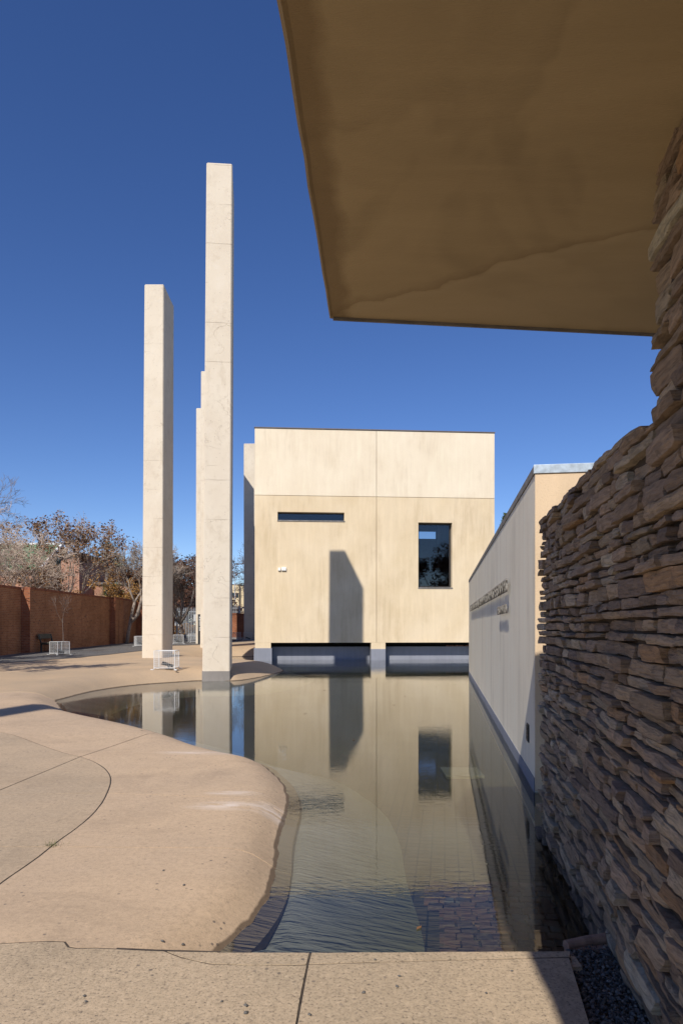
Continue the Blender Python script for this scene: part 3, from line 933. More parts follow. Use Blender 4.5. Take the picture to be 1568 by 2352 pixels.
def near_frame(y): return 2.35 <= y
stones = []
z = -0.50
def emit(ya, yb, zlo, zhi, far_end):
    L = yb - ya
    stones.append((ya, yb, zlo, zhi))
course = 0
def wob(Y, z): return 0.022 * mnoise.noise(Vector((Y * 0.8, z * 2.0, 4.0))) + 0.006 * mnoise.noise(Vector((Y * 2.7, z * 3.0, 9.0)))
def top_at(Y):
    return SOFFIT + 0.06 if Y < PIER_Y else (2.44 + min((Y - PIER_Y) / 0.9, 1) * 0.10)
layout = []
while z < SOFFIT:
    hgt = random.choice((0.032, 0.040, 0.047, 0.055, 0.064, 0.076)) if z < 1.25 else random.choice((0.045, 0.055, 0.064, 0.075, 0.088, 0.108))
    Y = 5.90 + random.uniform(-0.05, 0.02)
    yend = -0.4
    if z > 2.5: Y = PIER_Y + random.uniform(-0.05, 0.04)
    while Y > yend:
        L = random.choice((0.12, 0.16, 0.20, 0.25, 0.30, 0.36, 0.44)) * random.uniform(0.85, 1.15) * (1.0 if hgt < 0.09 else 1.1)
        y2 = Y - L
        ym = (Y + y2) / 2
        if z + hgt * 0.5 < top_at(ym):
            zt = min(z + hgt, top_at(ym) + random.uniform(-.02, .02)) if ym > PIER_Y else z + hgt
            r = random.random()
            if r < 0.16 and hgt > 0.085:
                k = random.uniform(0.35, 0.65)
                layout.append((Y, y2, z, z + hgt * k)); layout.append((Y, y2, z + hgt * k, zt))
            else:
                layout.append((Y, y2, z, zt))
        Y = y2
    z += hgt
# biggest ones in the picture become single stones
def screen_size(st):
    Y, y2, z0, z1 = st
    ym = (Y + y2) / 2
    if ym < 2.3: return -1 + ym * 0.001
    if z0 < -0.25: return 0
    return (abs(Y - y2) * 0.878 / ym) * ((z1 - z0)) * F * F / ym / ym * 1.0
order = sorted(range(len(layout)), key=lambda i: -screen_size(layout[i]))
single = set(order[:298])
stuff = MB(); stuff_t = []
def set_tint(me, cols):
    a = me.color_attributes.new("tint", 'FLOAT_COLOR', 'POINT')
    a.data.foreach_set("color", np.array(cols, np.float32).ravel())
for i, (Y, y2, z0, z1) in enumerate(layout):
    gapz = random.uniform(0.004, 0.012); gapy = random.uniform(0.002, 0.007)
    big = random.random()
    prot = random.gauss(0.045, 0.011)
    if big < 0.06: prot += random.uniform(0.010, 0.028)
    if big > 0.86: prot -= 0.018
    a0, a1 = z0 + wob(Y, z0) + gapz, z1 + wob(Y, z1) - gapz * 0.3
    b0, b1 = z0 + wob(y2, z0) + gapz, z1 + wob(y2, z1) - gapz * 0.3
    jj = random.uniform(-.012, .012); b0 += jj * 0.5; b1 -= abs(jj)
    vs_, fs_ = stone_geo(Y - gapy, y2 + gapy, a0, a1, b0, b1, prot, 0.20, i * 1.37)
    c = tint()
    if i in single:
        m_ = MB(); m_.add(vs_, fs_)
        o = m_.build('stone', MAT['stone'])
        set_tint(o.data, [(*c, 1.0)] * len(vs_))
        wchild(o)
    else:
        stuff.add(vs_, fs_); stuff_t += [(*c, 1.0)] * len(vs_)
so = stuff.build('small_stones', MAT['stone']); set_tint(so.data, stuff_t); so["kind"] = 'stuff'; wchild(so)
mc = MB()
def core(y0, y1, z0, z1):
    p = [wall_pt(y0, 0.005, 0), wall_pt(y1, 0.005, 0), wall_pt(y1, -0.75, 0), wall_pt(y0, -0.75, 0)]
    mc.add([(q.x, q.y, z0) for q in p] + [(q.x, q.y, z1) for q in p], [(0, 1, 2, 3), (7, 6, 5, 4), (0, 4, 5, 1), (1, 5, 6, 2), (2, 6, 7, 3), (3, 7, 4, 0)])
core(PIER_Y - 0.02, 5.8, -0.7, 2.40)
core(-5.5, PIER_Y - 0.021, -0.7, SOFFIT + 0.08)
wchild(mc.build('core', MAT['mortar']))

# ------------------------------------------------------------------ canopy
CZ1 = 4.28
cx0, cy0 = (757 - CX) / F * (F * (SOFFIT - EYE) / (HY - 735)), F * (SOFFIT - EYE) / (HY - 735)
lx1, ly1 = (632 - CX) / F * (F * (SOFFIT - EYE) / HY), F * (SOFFIT - EYE) / HY
rx0, ry0 = (1497 - CX) / F * (F * (SOFFIT - EYE) / (HY - 772)), F * (SOFFIT - EYE) / (HY - 772)
dl = ((cx0 - lx1) / (cy0 - ly1)); df = (ry0 - cy0) / (rx0 - cx0)
back_y, right_x = -6.0, 5.0
lb = (cx0 + dl * (back_y - cy0), back_y); fr_ = (right_x, cy0 + df * (right_x - cx0)); bk = (right_x, back_y)
can = empty('canopy', (1.5, 0, SOFFIT))
tag(can, 'ochre plastered canopy slab overhanging the pool beside the stone wall', 'canopy')
mb = MB()
# soffit with slightly uneven edges
edge_l = [Vector((lb[0] + (cx0 - lb[0]) * t, lb[1] + (cy0 - lb[1]) * t)) for t in np.linspace(0, 1, 60)]
edge_f = [Vector((cx0 + (fr_[0] - cx0) * t, cy0 + (fr_[1] - cy0) * t)) for t in np.linspace(0, 1, 30)][1:]
random.seed(4)
ring = []
for p in edge_l: ring.append((p.x + random.gauss(0, .0025), p.y))
for p in edge_f: ring.append((p.x, p.y + random.gauss(0, .0018)))
ring.append(bk)
nr = len(ring)
rin = inset(clean(ring)[::1], 0.0) if False else ring
cxm, cym = 2.4, -1.0
def toward(p, d):
    v = Vector((cxm - p[0], cym - p[1])).normalized(); return (p[0] + v.x * d, p[1] + v.y * d)
levels = [(0.045, SOFFIT + 0.006), (0.022, SOFFIT + 0.0), (0.004, SOFFIT + 0.010), (0.0, SOFFIT + 0.03), (0.0, CZ1)]
mb.v = [(cxm, cym, SOFFIT + 0.006)]
for d, zz in levels:
    for p in ring:
        q = toward(p, d); mb.v.append((q[0], q[1], zz))
mb.v.append((cxm, cym, CZ1))
for k in range(nr):
    k2 = (k + 1) % nr
    mb.f.append((0, 1 + k, 1 + k2))
    for l in range(len(levels) - 1):
        mb.f.append((1 + l * nr + k, 1 + (l + 1) * nr + k, 1 + (l + 1) * nr + k2, 1 + l * nr + k2))
    t_ = 1 + (len(levels) - 1) * nr
    mb.f.append((len(mb.v) - 1, t_ + k2, t_ + k))
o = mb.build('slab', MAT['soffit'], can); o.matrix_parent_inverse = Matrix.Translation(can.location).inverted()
# metal drip along the leading edge
md = MB()
md.bar((cx0 + 0.02, cy0 - 0.028, SOFFIT - 0.004), (fr_[0], fr_[1] - 0.028, SOFFIT - 0.004), 0.008)
o = md.build('drip_edge', MAT['coping'], can); o.matrix_parent_inverse = Matrix.Translation(can.location).inverted()

# ------------------------------------------------------------------ lettered wall
PX, PY = U(1228, 1821, WATER)
PD = 0.147
pl = math.hypot(1, PD)
pang = math.atan2(1, PD) - math.pi / 2     # rotation about z of a wall running along +y
LW = empty('lettered_wall', (PX, PY, 0), pang)
tag(LW, 'long pale plastered wall standing in the water with metal coping and lettering', 'wall')
LEN = 17.6 * pl; TH = 0.61; TOP = EYE + (HY - 1069) / F * PY
# local: x across (0..TH), y along
wm = MB(); wm.box(0, TH, 0.006, LEN, -0.7, TOP - 0.09)
wm.build('wall_body', MAT['wall_plaster'], LW, bevel=0.006)
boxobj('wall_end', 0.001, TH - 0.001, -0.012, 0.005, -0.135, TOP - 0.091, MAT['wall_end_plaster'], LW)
boxobj('coping', -0.012, TH + 0.012, 0.014, LEN + 0.01, TOP - 0.0895, TOP, MAT['coping'], LW, bevel=0.004)
boxobj('coping_end_cap', -0.014, TH + 0.016, -0.026, 0.0135, TOP - 0.0893, TOP + 0.003, MAT['zinc'], LW, bevel=0.003)
boxobj('blue_band', -0.009, -0.001, 0.0, LEN, -0.45, WATER + 0.15, MAT['blue_plinth'], LW)
# cast iron vent
vent = MB()
vy = 0.55; vz = EYE - (1683 - HY) / F * (PY + vy)
vent.box(-0.012, -0.001, vy - 0.09, vy + 0.09, vz - 0.10, vz + 0.10)
vo = vent.build('vent', MAT['black_metal'], LW)
vb = MB()
for k in range(4):
    vb.box(-0.017, -0.0125, vy - 0.075 + k * 0.042, vy - 0.055 + k * 0.042, vz - 0.085, vz + 0.085)
    vb.box(-0.0165, -0.013, vy - 0.085, vy + 0.085, vz - 0.08 + k * 0.047, vz - 0.062 + k * 0.047)
vb.build('vent_grille', MAT['frame_dark'], vo)

def text_mesh(s, size, extrude):
    cu = bpy.data.curves.new('t', 'FONT'); cu.body = s; cu.size = size; cu.extrude = extrude; cu.resolution_u = 2
    cu.space_character = 1.08
    ob = bpy.data.objects.new('t', cu); col.objects.link(ob)
    dg = bpy.context.evaluated_depsgraph_get(); dg.update()
    me = bpy.data.meshes.new_from_object(ob.evaluated_get(dg))
    bpy.data.objects.remove(ob); bpy.data.curves.remove(cu)
    return me
def on_wall(me, name, y_far, y_near, z_top, parent):
    co = np.empty(len(me.vertices) * 3, np.float32); me.vertices.foreach_get("co", co); co = co.reshape(-1, 3)
    w_ = co[:, 0].max() - co[:, 0].min(); x0 = co[:, 0].min(); zt = co[:, 1].max()
    k = (y_far - y_near) / w_
    out = np.empty_like(co)
    out[:, 0] = -0.052 + (-co[:, 2])                 # local x: stands off towards the pool
    out[:, 1] = y_far - (co[:, 0] - x0) * k
    out[:, 2] = z_top + (co[:, 1] - zt)
    me.vertices.foreach_set("co", out.ravel()); me.update()
    me.materials.clear(); me.materials.append(MAT['letter_metal'])
    o = bpy.data.objects.new(name, me); col.objects.link(o); o.parent = parent; o["kind"] = 'stuff'
    return o
def wall_y(px):                                       # station along the wall seen at pixel x
    kx = (px - CX) / F
    X0 = PX - PD * PY
    return (X0 / (kx - PD) - PY) * pl
LT = empty('wall_lettering', (PX, PY, 0), pang)
tag(LT, 'raised grey metal letters of a quotation on the pale wall over the water', 'lettering')
t1 = text_mesh("TO BE FREE IS NOT MERELY TO CAST OFF ONE'S CHAINS, BUT TO LIVE IN A WAY THAT RESPECTS AND ENHANCES THE FREEDOM OF OTHERS", 0.27, 0.010)
on_wall(t1, 'quotation_line', wall_y(1083), wall_y(1172), 2.30, LT)
t2 = text_mesh("NELSON MANDELA", 0.19, 0.007)
on_wall(t2, 'attribution_line', wall_y(1150), wall_y(1172), 1.93, LT)
pins = MB()
for yy in np.linspace(wall_y(1082.5), wall_y(1172), 60): pins.bar((-0.045, yy, 2.2), (-0.0005, yy, 2.2), 0.005)
pins.build('fixing_pins', MAT['letter_metal'], LT)["kind"] = 'stuff'

# ------------------------------------------------------------------ the cube building over the pool
BA = Vector((-4.47, 35.2)); BB = Vector((8.10, 36.15))
be = (BB - BA).normalized(); BW = (BB - BA).length
bang = math.atan2(be.y, be.x)
BLD = empty('cube_building', (BA.x, BA.y, 0), bang)
tag(BLD, 'large cream cube building on blue piers over the far end of the pool', 'building')
def face(px, py):
    k = (px - CX) / F
    u = (k * BA.y - BA.x) / (be.x - k * be.y)
    Y = BA.y + u * be.y
    return u, EYE + (HY - py) / F * Y
zt = face(585, 984)[1]; zb = face(760, 1476.5)[1]
zj = face(585, 1137)[1]; uj = face(864.5, 1300)[0]
g_ = 0.010
win_u0, win_z1 = face(960.5, 1200); win_u1, win_z0 = face(1038, 1350)
slo_u0, slo_z1 = face(637.5, 1175.5); slo_u1, slo_z0 = face(790.5, 1196.5)
T = 0.44
def panel_hole(name, u0, u1, z0, z1, hole, mat):
    m = MB()
    if hole is None: m.box(u0, u1, 0, T, z0, z1)
    else:
        a, b, c, d = hole
        us = [u0, a, b, u1]; zs = [z0, c, d, z1]
        V = {}
        def vid(i, j, k):
            key = (i, j, k)
            if key not in V:
                V[key] = len(m.v); m.v.append((us[i], (0, T)[k], zs[j]))
            return V[key]
        for i in range(3):
            for j in range(3):
                if i == 1 and j == 1: continue
                m.f.append((vid(i, j, 0), vid(i + 1, j, 0), vid(i + 1, j + 1, 0), vid(i, j + 1, 0)))
                m.f.append((vid(i, j + 1, 1), vid(i + 1, j + 1, 1), vid(i + 1, j, 1), vid(i, j, 1)))
        for (p, q) in (((1, 1), (2, 1)), ((2, 1), (2, 2)), ((2, 2), (1, 2)), ((1, 2), (1, 1))):
            m.f.append((vid(*p, 0), vid(*p, 1), vid(*q, 1), vid(*q, 0)))
        for (p, q) in (((0, 0), (1, 0)), ((1, 0), (2, 0)), ((2, 0), (3, 0)), ((3, 0), (3, 1)), ((3, 1), (3, 2)), ((3, 2), (3, 3)), ((3, 3), (2, 3)), ((2, 3), (1, 3)), ((1, 3), (0, 3)), ((0, 3), (0, 2)), ((0, 2), (0, 1)), ((0, 1), (0, 0))):
            m.f.append((vid(*q, 0), vid(*q, 1), vid(*p, 1), vid(*p, 0)))
    o_ = m.build(name, mat, BLD, bevel=0.006)
    bm = bmesh.new(); bm.from_mesh(o_.data); bmesh.ops.recalc_face_normals(bm, faces=bm.faces[:]); bm.to_mesh(o_.data); bm.free()
    return o_
panel_hole('wall_panel', 0, uj - g_, zj + g_, zt, None, MAT['upper_plaster'])
panel_hole('wall_panel', uj + g_, BW, zj + g_, zt, None, MAT['upper_plaster'])
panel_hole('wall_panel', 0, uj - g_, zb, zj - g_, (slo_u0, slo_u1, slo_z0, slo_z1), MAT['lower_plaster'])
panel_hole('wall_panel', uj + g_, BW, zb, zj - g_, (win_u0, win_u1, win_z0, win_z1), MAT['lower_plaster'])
# joint backing strips, sides, back with a high window, floor, roof
DEP = 13.0
jb = MB(); jb.box(uj - 0.2, uj + 0.2, T + 0.001, T + 0.05, zb + 0.05, zt - 0.05); jb.box(0.1, BW - 0.1, T + 0.0015, T + 0.048, zj + 0.02, zj + 0.2)
jb.build('joint_backing', MAT['dark_void'], BLD)
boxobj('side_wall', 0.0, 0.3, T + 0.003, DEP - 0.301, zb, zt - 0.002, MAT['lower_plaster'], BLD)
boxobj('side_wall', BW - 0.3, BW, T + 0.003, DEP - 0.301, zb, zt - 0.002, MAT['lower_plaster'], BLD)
bu0, bz1 = 0, 0
# rear window placed on the line of sight through the front window
def through(px, py, dep):
    k = (px - CX) / F
    ox, oy = BA.x - be.y * dep, BA.y + be.x * dep
    u = (k * oy - ox) / (be.x - k * be.y)
    return u, EYE + (HY - py) / F * (oy + u * be.y)
ru0, rz1 = through(950, 1221, DEP); ru1, rz0 = through(1000, 1239, DEP)
m = MB()
m.box(0, ru0, DEP - 0.3, DEP, zb, zt - 0.002); m.box(ru1, BW, DEP - 0.3, DEP, zb, zt - 0.002)
m.box(ru0, ru1, DEP - 0.3, DEP, zb, rz0); m.box(ru0, ru1, DEP - 0.3, DEP, rz1, zt - 0.002)
m.build('rear_wall', MAT['interior'], BLD)
boxobj('floor_slab', 0.31, BW - 0.31, T + 0.06, DEP - 0.31, zb + 0.003, zb + 0.25, MAT['interior'], BLD)
boxobj('roof', 0.02, BW - 0.02, 0.02, DEP - 0.02, zt + 0.001, zt + 0.04, MAT['grey_render'], BLD)
boxobj('roof_flashing', -0.03, BW + 0.03, -0.03, 0.25, zt + 0.0405, zt + 0.085, MAT['roof_edge'], BLD)
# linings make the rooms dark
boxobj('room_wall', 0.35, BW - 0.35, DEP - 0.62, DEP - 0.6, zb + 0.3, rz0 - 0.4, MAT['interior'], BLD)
def window(name, u0, u1, z0, z1, fw_, inset_):
    f = MB()
    y0, y1 = inset_, inset_ + 0.07
    e = 0.004
    f.box(u0 + e, u0 + fw_, y0, y1, z0 + e, z1 - e); f.box(u1 - fw_, u1 - e, y0, y1, z0 + e, z1 - e)
    f.box(u0 + fw_, u1 - fw_, y0, y1, z0 + e, z0 + fw_); f.box(u0 + fw_, u1 - fw_, y0, y1, z1 - fw_, z1 - e)
    wf = f.build(name, MAT['frame_dark'], BLD)
    boxobj('pane', u0 + fw_, u1 - fw_, y0 + 0.03, y0 + 0.038, z0 + fw_, z1 - fw_, MAT['glass'], wf)
    boxobj('sill', u0 - 0.02, u1 + 0.03, -0.03, inset_ - 0.002, z0 - 0.055, z0 - 0.004 + 0.012, MAT['roof_edge'] if False else MAT['coping'], wf)
    return wf
window('window', win_u0, win_u1, win_z0, win_z1, 0.085, 0.31)
window('slot_window', slo_u0, slo_u1, slo_z0, slo_z1, 0.04, 0.31)
# white fittings on the wall
for (a, b, c, d) in ((638.5, 644.5, 1304.5, 1311), (646.5, 657, 1303, 1311)):
    u0, z1 = face(a, c); u1, z0 = face(b, d)
    o = boxobj('wall_light_box', u0, u1, -0.09, -0.002, z0, z1, MAT['white_box'], BLD, bevel=0.008)
# roof lights hump
# piers
def pier(u0, u1, zc, wide):
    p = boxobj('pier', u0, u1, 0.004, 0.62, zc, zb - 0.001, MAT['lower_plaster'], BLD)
    boxobj('pier_base', u0 - wide, u1 + wide, -wide - 0.02, 0.64 + wide, -0.62, zc - 0.001, MAT['blue_plinth'], p, bevel=0.015)
pu0, pz = face(585.5, 1489); pu1, _ = face(622, 1489)
pier(pu0 + 0.0, pu1, pz, 0.055)
qu0, qz = face(852, 1491); qu1, _ = face(885, 1491)
pier(qu0, qu1, qz, 0.006)
tu1 = BW
pier(BW - 0.9, BW - 0.02, qz, 0.01)
# blue back wall below, with a loose rubble strip on top at the right
BWD = 0.73
kz = EYE + (HY - 1486) / F * 36.0
boxobj('undercroft_wall', 0.66, BW - 0.1, BWD, BWD + 0.25, -0.62, kz, MAT['blue_plinth'], BLD)
boxobj('undercroft_shade_sheet', 0.2, BW - 0.2, BWD + 1.2, BWD + 1.3, -0.6, zb - 0.002, MAT['dark_void'], BLD)  # near-black sheet standing in for the shade under the cube
random.seed(8)
rb = MB()
ra, rbz = face(1045, 1480)[0], kz
for k in range(60):
    u = ra - 0.25 + random.random() * 2.4; s = random.uniform(0.025, 0.06)
    bm = bmesh.new(); bmesh.ops.create_icosphere(bm, subdivisions=1, radius=s)
    vs_ = [(v.co.x * random.uniform(.7, 1.5) + u, v.co.y * random.uniform(.7, 1.4) + BWD + 0.05 + random.random() * 0.12, v.co.z * random.uniform(.6, 1) + rbz + s * 0.6) for v in bm.verts]
    rb.add(vs_, [tuple(v.index for v in f.verts) for f in bm.faces]); bm.free()
rbo = rb.build('rubble', MAT['rubble'], BLD); rbo["kind"] = 'stuff'

# ------------------------------------------------------------------ concrete columns
def column(label, FLb, FRb, FLt, FRt, depth, z0, z1, axis, base=False):
    """FL/FR: front corners (x,y) at foot and top, axis: direction of the long side"""
    o_ = empty('concrete_column', ((FLb[0] + FRb[0]) / 2, (FLb[1] + FRb[1]) / 2, z0))
    ax = Vector(axis).normalized()
    m = MB()
    zs = np.linspace(z0, z1, 14)
    for zz in zs:
        t = (zz - zs[0]) / (zs[-1] - zs[0])
        a = Vector(FLb).lerp(Vector(FLt), t); b = Vector(FRb).lerp(Vector(FRt), t)
        for p in (a, b, b + ax * depth, a + ax * depth): m.v.append((p.x, p.y, float(zz)))
    for k in range(len(zs) - 1):
        for i in range(4):
            j = (i + 1) % 4
            m.f.append((k * 4 + i, k * 4 + j, k * 4 + 4 + j, k * 4 + 4 + i))
    m.f.append((3, 2, 1, 0)); e = (len(zs) - 1) * 4; m.f.append((e, e + 1, e + 2, e + 3))
    s = m.build('shaft', MAT['column'], o_, bevel=0.035, segs=1)
    s.matrix_parent_inverse = Matrix.Translation(o_.location).inverted()
    if base:
        a, b = Vector(FLb), Vector(FRb)
        w_ = (b - a).normalized()
        e_ = 0.006
        q = [a - w_ * e_ - ax * e_, b + w_ * e_ - ax * e_, b + w_ * e_ + ax * (depth + e_), a - w_ * e_ + ax * (depth + e_)]
        mm = MB(); zz0, zz1 = -0.7, EYE - (1541 - HY) / F * a.y
        mm.add([(p.x, p.y, zz0) for p in q] + [(p.x, p.y, zz1) for p in q], [(3, 2, 1, 0), (4, 5, 6, 7), (0, 1, 5, 4), (1, 2, 6, 5), (2, 3, 7, 6), (3, 0, 4, 7)])
        bo = mm.build('plinth', MAT['column_base'], o_, bevel=0.02, segs=1)
        bo.matrix_parent_inverse = Matrix.Translation(o_.location).inverted()
    tag(o_, label, 'column', 'tall concrete columns')
    return o_
TOPZ = EYE + (HY - 371) / F * 21.95
fx = lambda px, Y: (px - CX) / F * Y
column('tall concrete column standing in the pool edge on a grey plinth', (fx(464, 21.95), 21.95), (fx(528, 22.05), 22.05), (fx(474, 21.95), 21.95), (fx(533.5, 22.02), 22.02), 2.05, -0.7, TOPZ, (-0.13, 1), True)
Y2 = 29.77
column('tall concrete column on the plaza behind the nearest wire cage', (fx(325.5, Y2), Y2), (fx(373, Y2), Y2), (fx(331.5, Y2), Y2), (fx(376, Y2), Y2), 2.05, hz(-8.5, 30.5) - 0.6, EYE + (HY - 652) / F * Y2, (-0.03, 1))
Y3 = 39.9
column('slim concrete column showing as a sliver behind the poolside column', (fx(459.5, Y3), Y3), (fx(459.5, Y3) + 0.86, Y3), (fx(461.5, Y3), Y3), (fx(461.5, Y3) + 0.86, Y3), 2.05, 0.0, EYE + (HY - 852) / F * Y3, (-0.1, 1))
Y4 = 46.6
column('concrete column rising behind the black information totem', (fx(449.5, Y4), Y4), (fx(449.5, Y4) + 0.86, Y4), (fx(450.5, Y4), Y4), (fx(450.5, Y4) + 0.86, Y4), 2.05, 0.0, EYE + (HY - 937) / F * Y4, (-0.15, 1))
Y5 = 51.8
column('concrete column hidden behind the poolside column, shading the one by the cube', (fx(504, Y5), Y5), (fx(531, Y5), Y5), (fx(504, Y5), Y5), (fx(529, Y5), Y5), 1.9, 0.0, EYE + 14.9, (-0.32, 1))
Y6 = 55.65
column('concrete column half in shade beside the cream cube building', (fx(560.5, Y6), Y6), (fx(587, Y6), Y6), (fx(560, Y6), Y6), (fx(585.5, Y6), Y6), 2.05, 0.0, EYE + (HY - 1018.5) / F * Y6, (-0.15, 1))
# seventh column, out of frame: only its shadow reaches the plaza
cxs, cys = -12.30, -4.2
column('concrete column out on the plaza that throws a long shadow towards the pool', (cxs, cys + 0.1), (cxs + 0.8, cys - 0.17), (cxs, cys + 0.1), (cxs + 0.8, cys - 0.17), 2.05, -0.3, 16.6, (0.344, 1))

# ------------------------------------------------------------------ brick boundary wall on the left
WT = 3.58
bw = empty('brick_boundary_wall', (-15.9, 30, 0.2))
tag(bw, 'stepped red brick boundary wall in shade along the gravel strip', 'wall')
segs = [(-15.95, 6.0, 34.0), (-15.5, 34.0, 45.7), (-15.12, 45.7, 50.3), (-13.9, 50.3, 56.9)]
for i, (x, y0, y1) in enumerate(segs):
    m = MB(); m.box(x - 0.34, x, y0 + 0.0, y1 - 0.003, -0.3, WT - 0.11)
    o = m.build('wall_segment', MAT['brick_y'], bw); o.matrix_parent_inverse = Matrix.Translation(bw.location).inverted()
    m = MB(); m.box(x - 0.36, x + 0.02, y0 - 0.012, y1 - 0.02, WT - 0.109, WT)
    m.build('coping', MAT['brick_cap'], o)
    if i:
        px_ = segs[i - 1][0]
        m = MB(); m.box(px_ + 0.003, x + 0.0, y0 - 0.012, y0 - 0.001, -0.3, WT - 0.112)
        e = m.build('return_face', MAT['brick_x'], bw); e.matrix_parent_inverse = Matrix.Translation(bw.location).inverted()
# gravel strip
gpoly = [(-15.9, 22.0), (-13.0, 25.2), (-11.9, 28.5), (-11.2, 32.0), (-10.7, 35.5), (-10.3, 39.0), (-10.2, 42.5), (-9.2, 45.2), (-7.0, 51.5), (-4.5, 53.5), (4, 54), (4, 58.5), (-15.2, 58.5), (-15.2, 50)]
gr = slab('gravel_bed', smooth_curve(gpoly + [gpoly[0]], 2)[:-1], MAT['gravel'], None, 0.6, lambda V: height(V) + 0.02, 0.0, 0.05, 0.05)
gr["kind"] = 'structure'

# ------------------------------------------------------------------ back boundary: palisade fence and brick wall
FY = 56.8
def gz(x, y): return hz(x, y)
fz = gz(-12, FY)
fence = empty('palisade_fence', (-12, FY, fz)); tag(fence, 'grey steel palisade fence closing the back of the plaza', 'fence')
pm = MB()
pm.add([(-.034, 0, 0), (-.012, -.02, 0), (.012, -.02, 0), (.034, 0, 0), (-.034, 0, 2.52), (-.012, -.02, 2.56), (.012, -.02, 2.56), (.034, 0, 2.52), (0, -.012, 2.72), (-.012, .004, 0), (.012, .004, 0), (-.012, .004, 2.56), (.012, .004, 2.56)],
       [(0, 1, 5, 4), (1, 2, 6, 5), (2, 3, 7, 6), (4, 5, 8), (5, 6, 8), (6, 7, 8), (10, 9, 11, 12), (3, 10, 12, 7), (9, 0, 4, 11), (11, 4, 8), (12, 11, 8), (7, 12, 8)])
pme = pm.mesh('pale'); pme.materials.append(MAT['palisade'])
k = 0; x = -13.75
while x < -9.75:
    o = bpy.data.objects.new('pale', pme); col.objects.link(o); o.parent = fence
    o.location = (x + 12, 0, random.uniform(-.01, .01)); x += 0.132
for zz in (0.32, 2.32):
    boxobj('rail', -1.8, 2.3, 0.008, 0.05, zz - 0.035, zz + 0.035, MAT['palisade'], fence)
for xx in (-1.75, 0.3, 2.25):
    boxobj('post', xx - 0.05, xx + 0.05, 0.052, 0.15, -0.3, 2.6, MAT['palisade'], fence)
bw2 = empty('rear_brick_wall', (-7, FY, fz)); tag(bw2, 'sunlit red brick wall on a grey plinth behind the columns', 'wall')
wz1 = EYE - (HY - 0) * 0 + (HY - 1409) / F * FY
boxobj('wall_face', -2.7, 9.0, 0.0, 0.3, 0.18, wz1 - fz - 0.1, MAT['brick_x'], bw2)
boxobj('plinth', -2.72, 9.0, -0.03, 0.33, -0.4, 0.179, MAT['grey_render'], bw2)
boxobj('coping', -2.73, 9.0, -0.04, 0.34, wz1 - fz - 0.099, wz1 - fz, MAT['brick_cap'], bw2)
pm2 = MB()
pm2.add([(-.03, 0, 0), (-.01, -.02, 0), (.01, -.02, 0), (.03, 0, 0), (-.03, 0, .52), (-.01, -.02, .54), (.01, -.02, .54), (.03, 0, .52), (0, -.01, .66)], [(0, 1, 5, 4), (1, 2, 6, 5), (2, 3, 7, 6), (4, 5, 8), (5, 6, 8), (6, 7, 8), (3, 0, 4, 7), (7, 4, 8)])
pme2 = pm2.mesh('pale'); pme2.materials.append(MAT['palisade'])
topf = empty('wall_top_fence', (-7, FY + 0.15, wz1)); tag(topf, 'short spiked steel fence standing on the rear brick wall', 'fence')
x = -9.6
while x < -3.0:
    o = bpy.data.objects.new('pale', pme2); col.objects.link(o); o.parent = topf; o.location = (x + 7, 0, 0.02); x += 0.165
for zz in (0.12, 0.44): boxobj('rail', -2.6, 4.0, 0.004, 0.04, zz - .025, zz + .025, MAT['palisade'], topf)
for xx in (-1.55, 0.5, 2.5): boxobj('post', xx - 0.05, xx + 0.05, 0.045, 0.13, 0.0, 0.62, MAT['palisade'], topf)

# ------------------------------------------------------------------ trees
def perp(d, rnd):
    v = Vector((rnd.gauss(0, 1), rnd.gauss(0, 1), rnd.gauss(0, 1)))
    v -= d * v.dot(d)
    return v.normalized() if v.length > 1e-5 else d.orthogonal().normalized()
def grow(seed, stems, H, levels=5, kids=3, spread=0.75, up=0.25, rad=0.12, ratio=0.68, droop=0.0, twig_min=0.006, first=0.45):
    """stems: list of point lists for the trunk(s); returns (trunk MB, twig MB, leaf anchor list)"""
    rnd = random.Random(seed)
    T_, W_ = MB(), MB(); tips = []
    def branch(p, d, L, r, lev):
        n = 4 if lev < 3 else 3
        pts, rr = [p.copy()], [r]
        cur = d.copy(); q = p.copy()
        for i in range(n):
            cur = (cur + perp(cur, rnd) * 0.20 + Vector((0, 0, up * 0.22 - droop * lev * 0.10))).normalized()
            q = q + cur * (L / n)
            pts.append(q.copy()); rr.append(max(twig_min * 0.6, r * (1 - 0.55 * (i + 1) / n)))
        (T_ if lev < 2 else W_).tube(pts, rr, 6 if lev < 2 else (4 if lev < 3 else 3), cap=False)
        if lev >= levels - 2:
            for pp in pts[1:]: tips.append((pp, cur.copy(), lev))
        if lev < levels:
            m = kids + (1 if rnd.random() < 0.4 else 0)
            for c in range(m):
                t = first + (1 - first) * (c + rnd.random()) / m if c else 1.0
                f = t * n; i = min(int(f), n - 1)
                pos = pts[i].lerp(pts[i + 1], f - i)
                dd = (cur + perp(cur, rnd) * spread * rnd.uniform(0.6, 1.25) + Vector((0, 0, up * 0.3))).normalized()
                branch(pos, dd, L * ratio * rnd.uniform(0.75, 1.15), max(twig_min, rr[i] * 0.62), lev + 1)
    for pts in stems:
        pts = [Vector(p) for p in pts]
        n = len(pts)
        rr = [rad * (1 - 0.4 * i / (n - 1)) for i in range(n)]
        T_.tube(pts, rr, 8)
        d = (pts[-1] - pts[-2]).normalized()
        for c in range(kids + 1):
            dd = (d + perp(d, rnd) * spread * rnd.uniform(0.5, 1.1)).normalized()
            branch(pts[-1] - d * rnd.random() * 0.25, dd, H * rnd.uniform(0.8, 1.1), rr[-1] * 0.7, 1)
    return T_, W_, tips
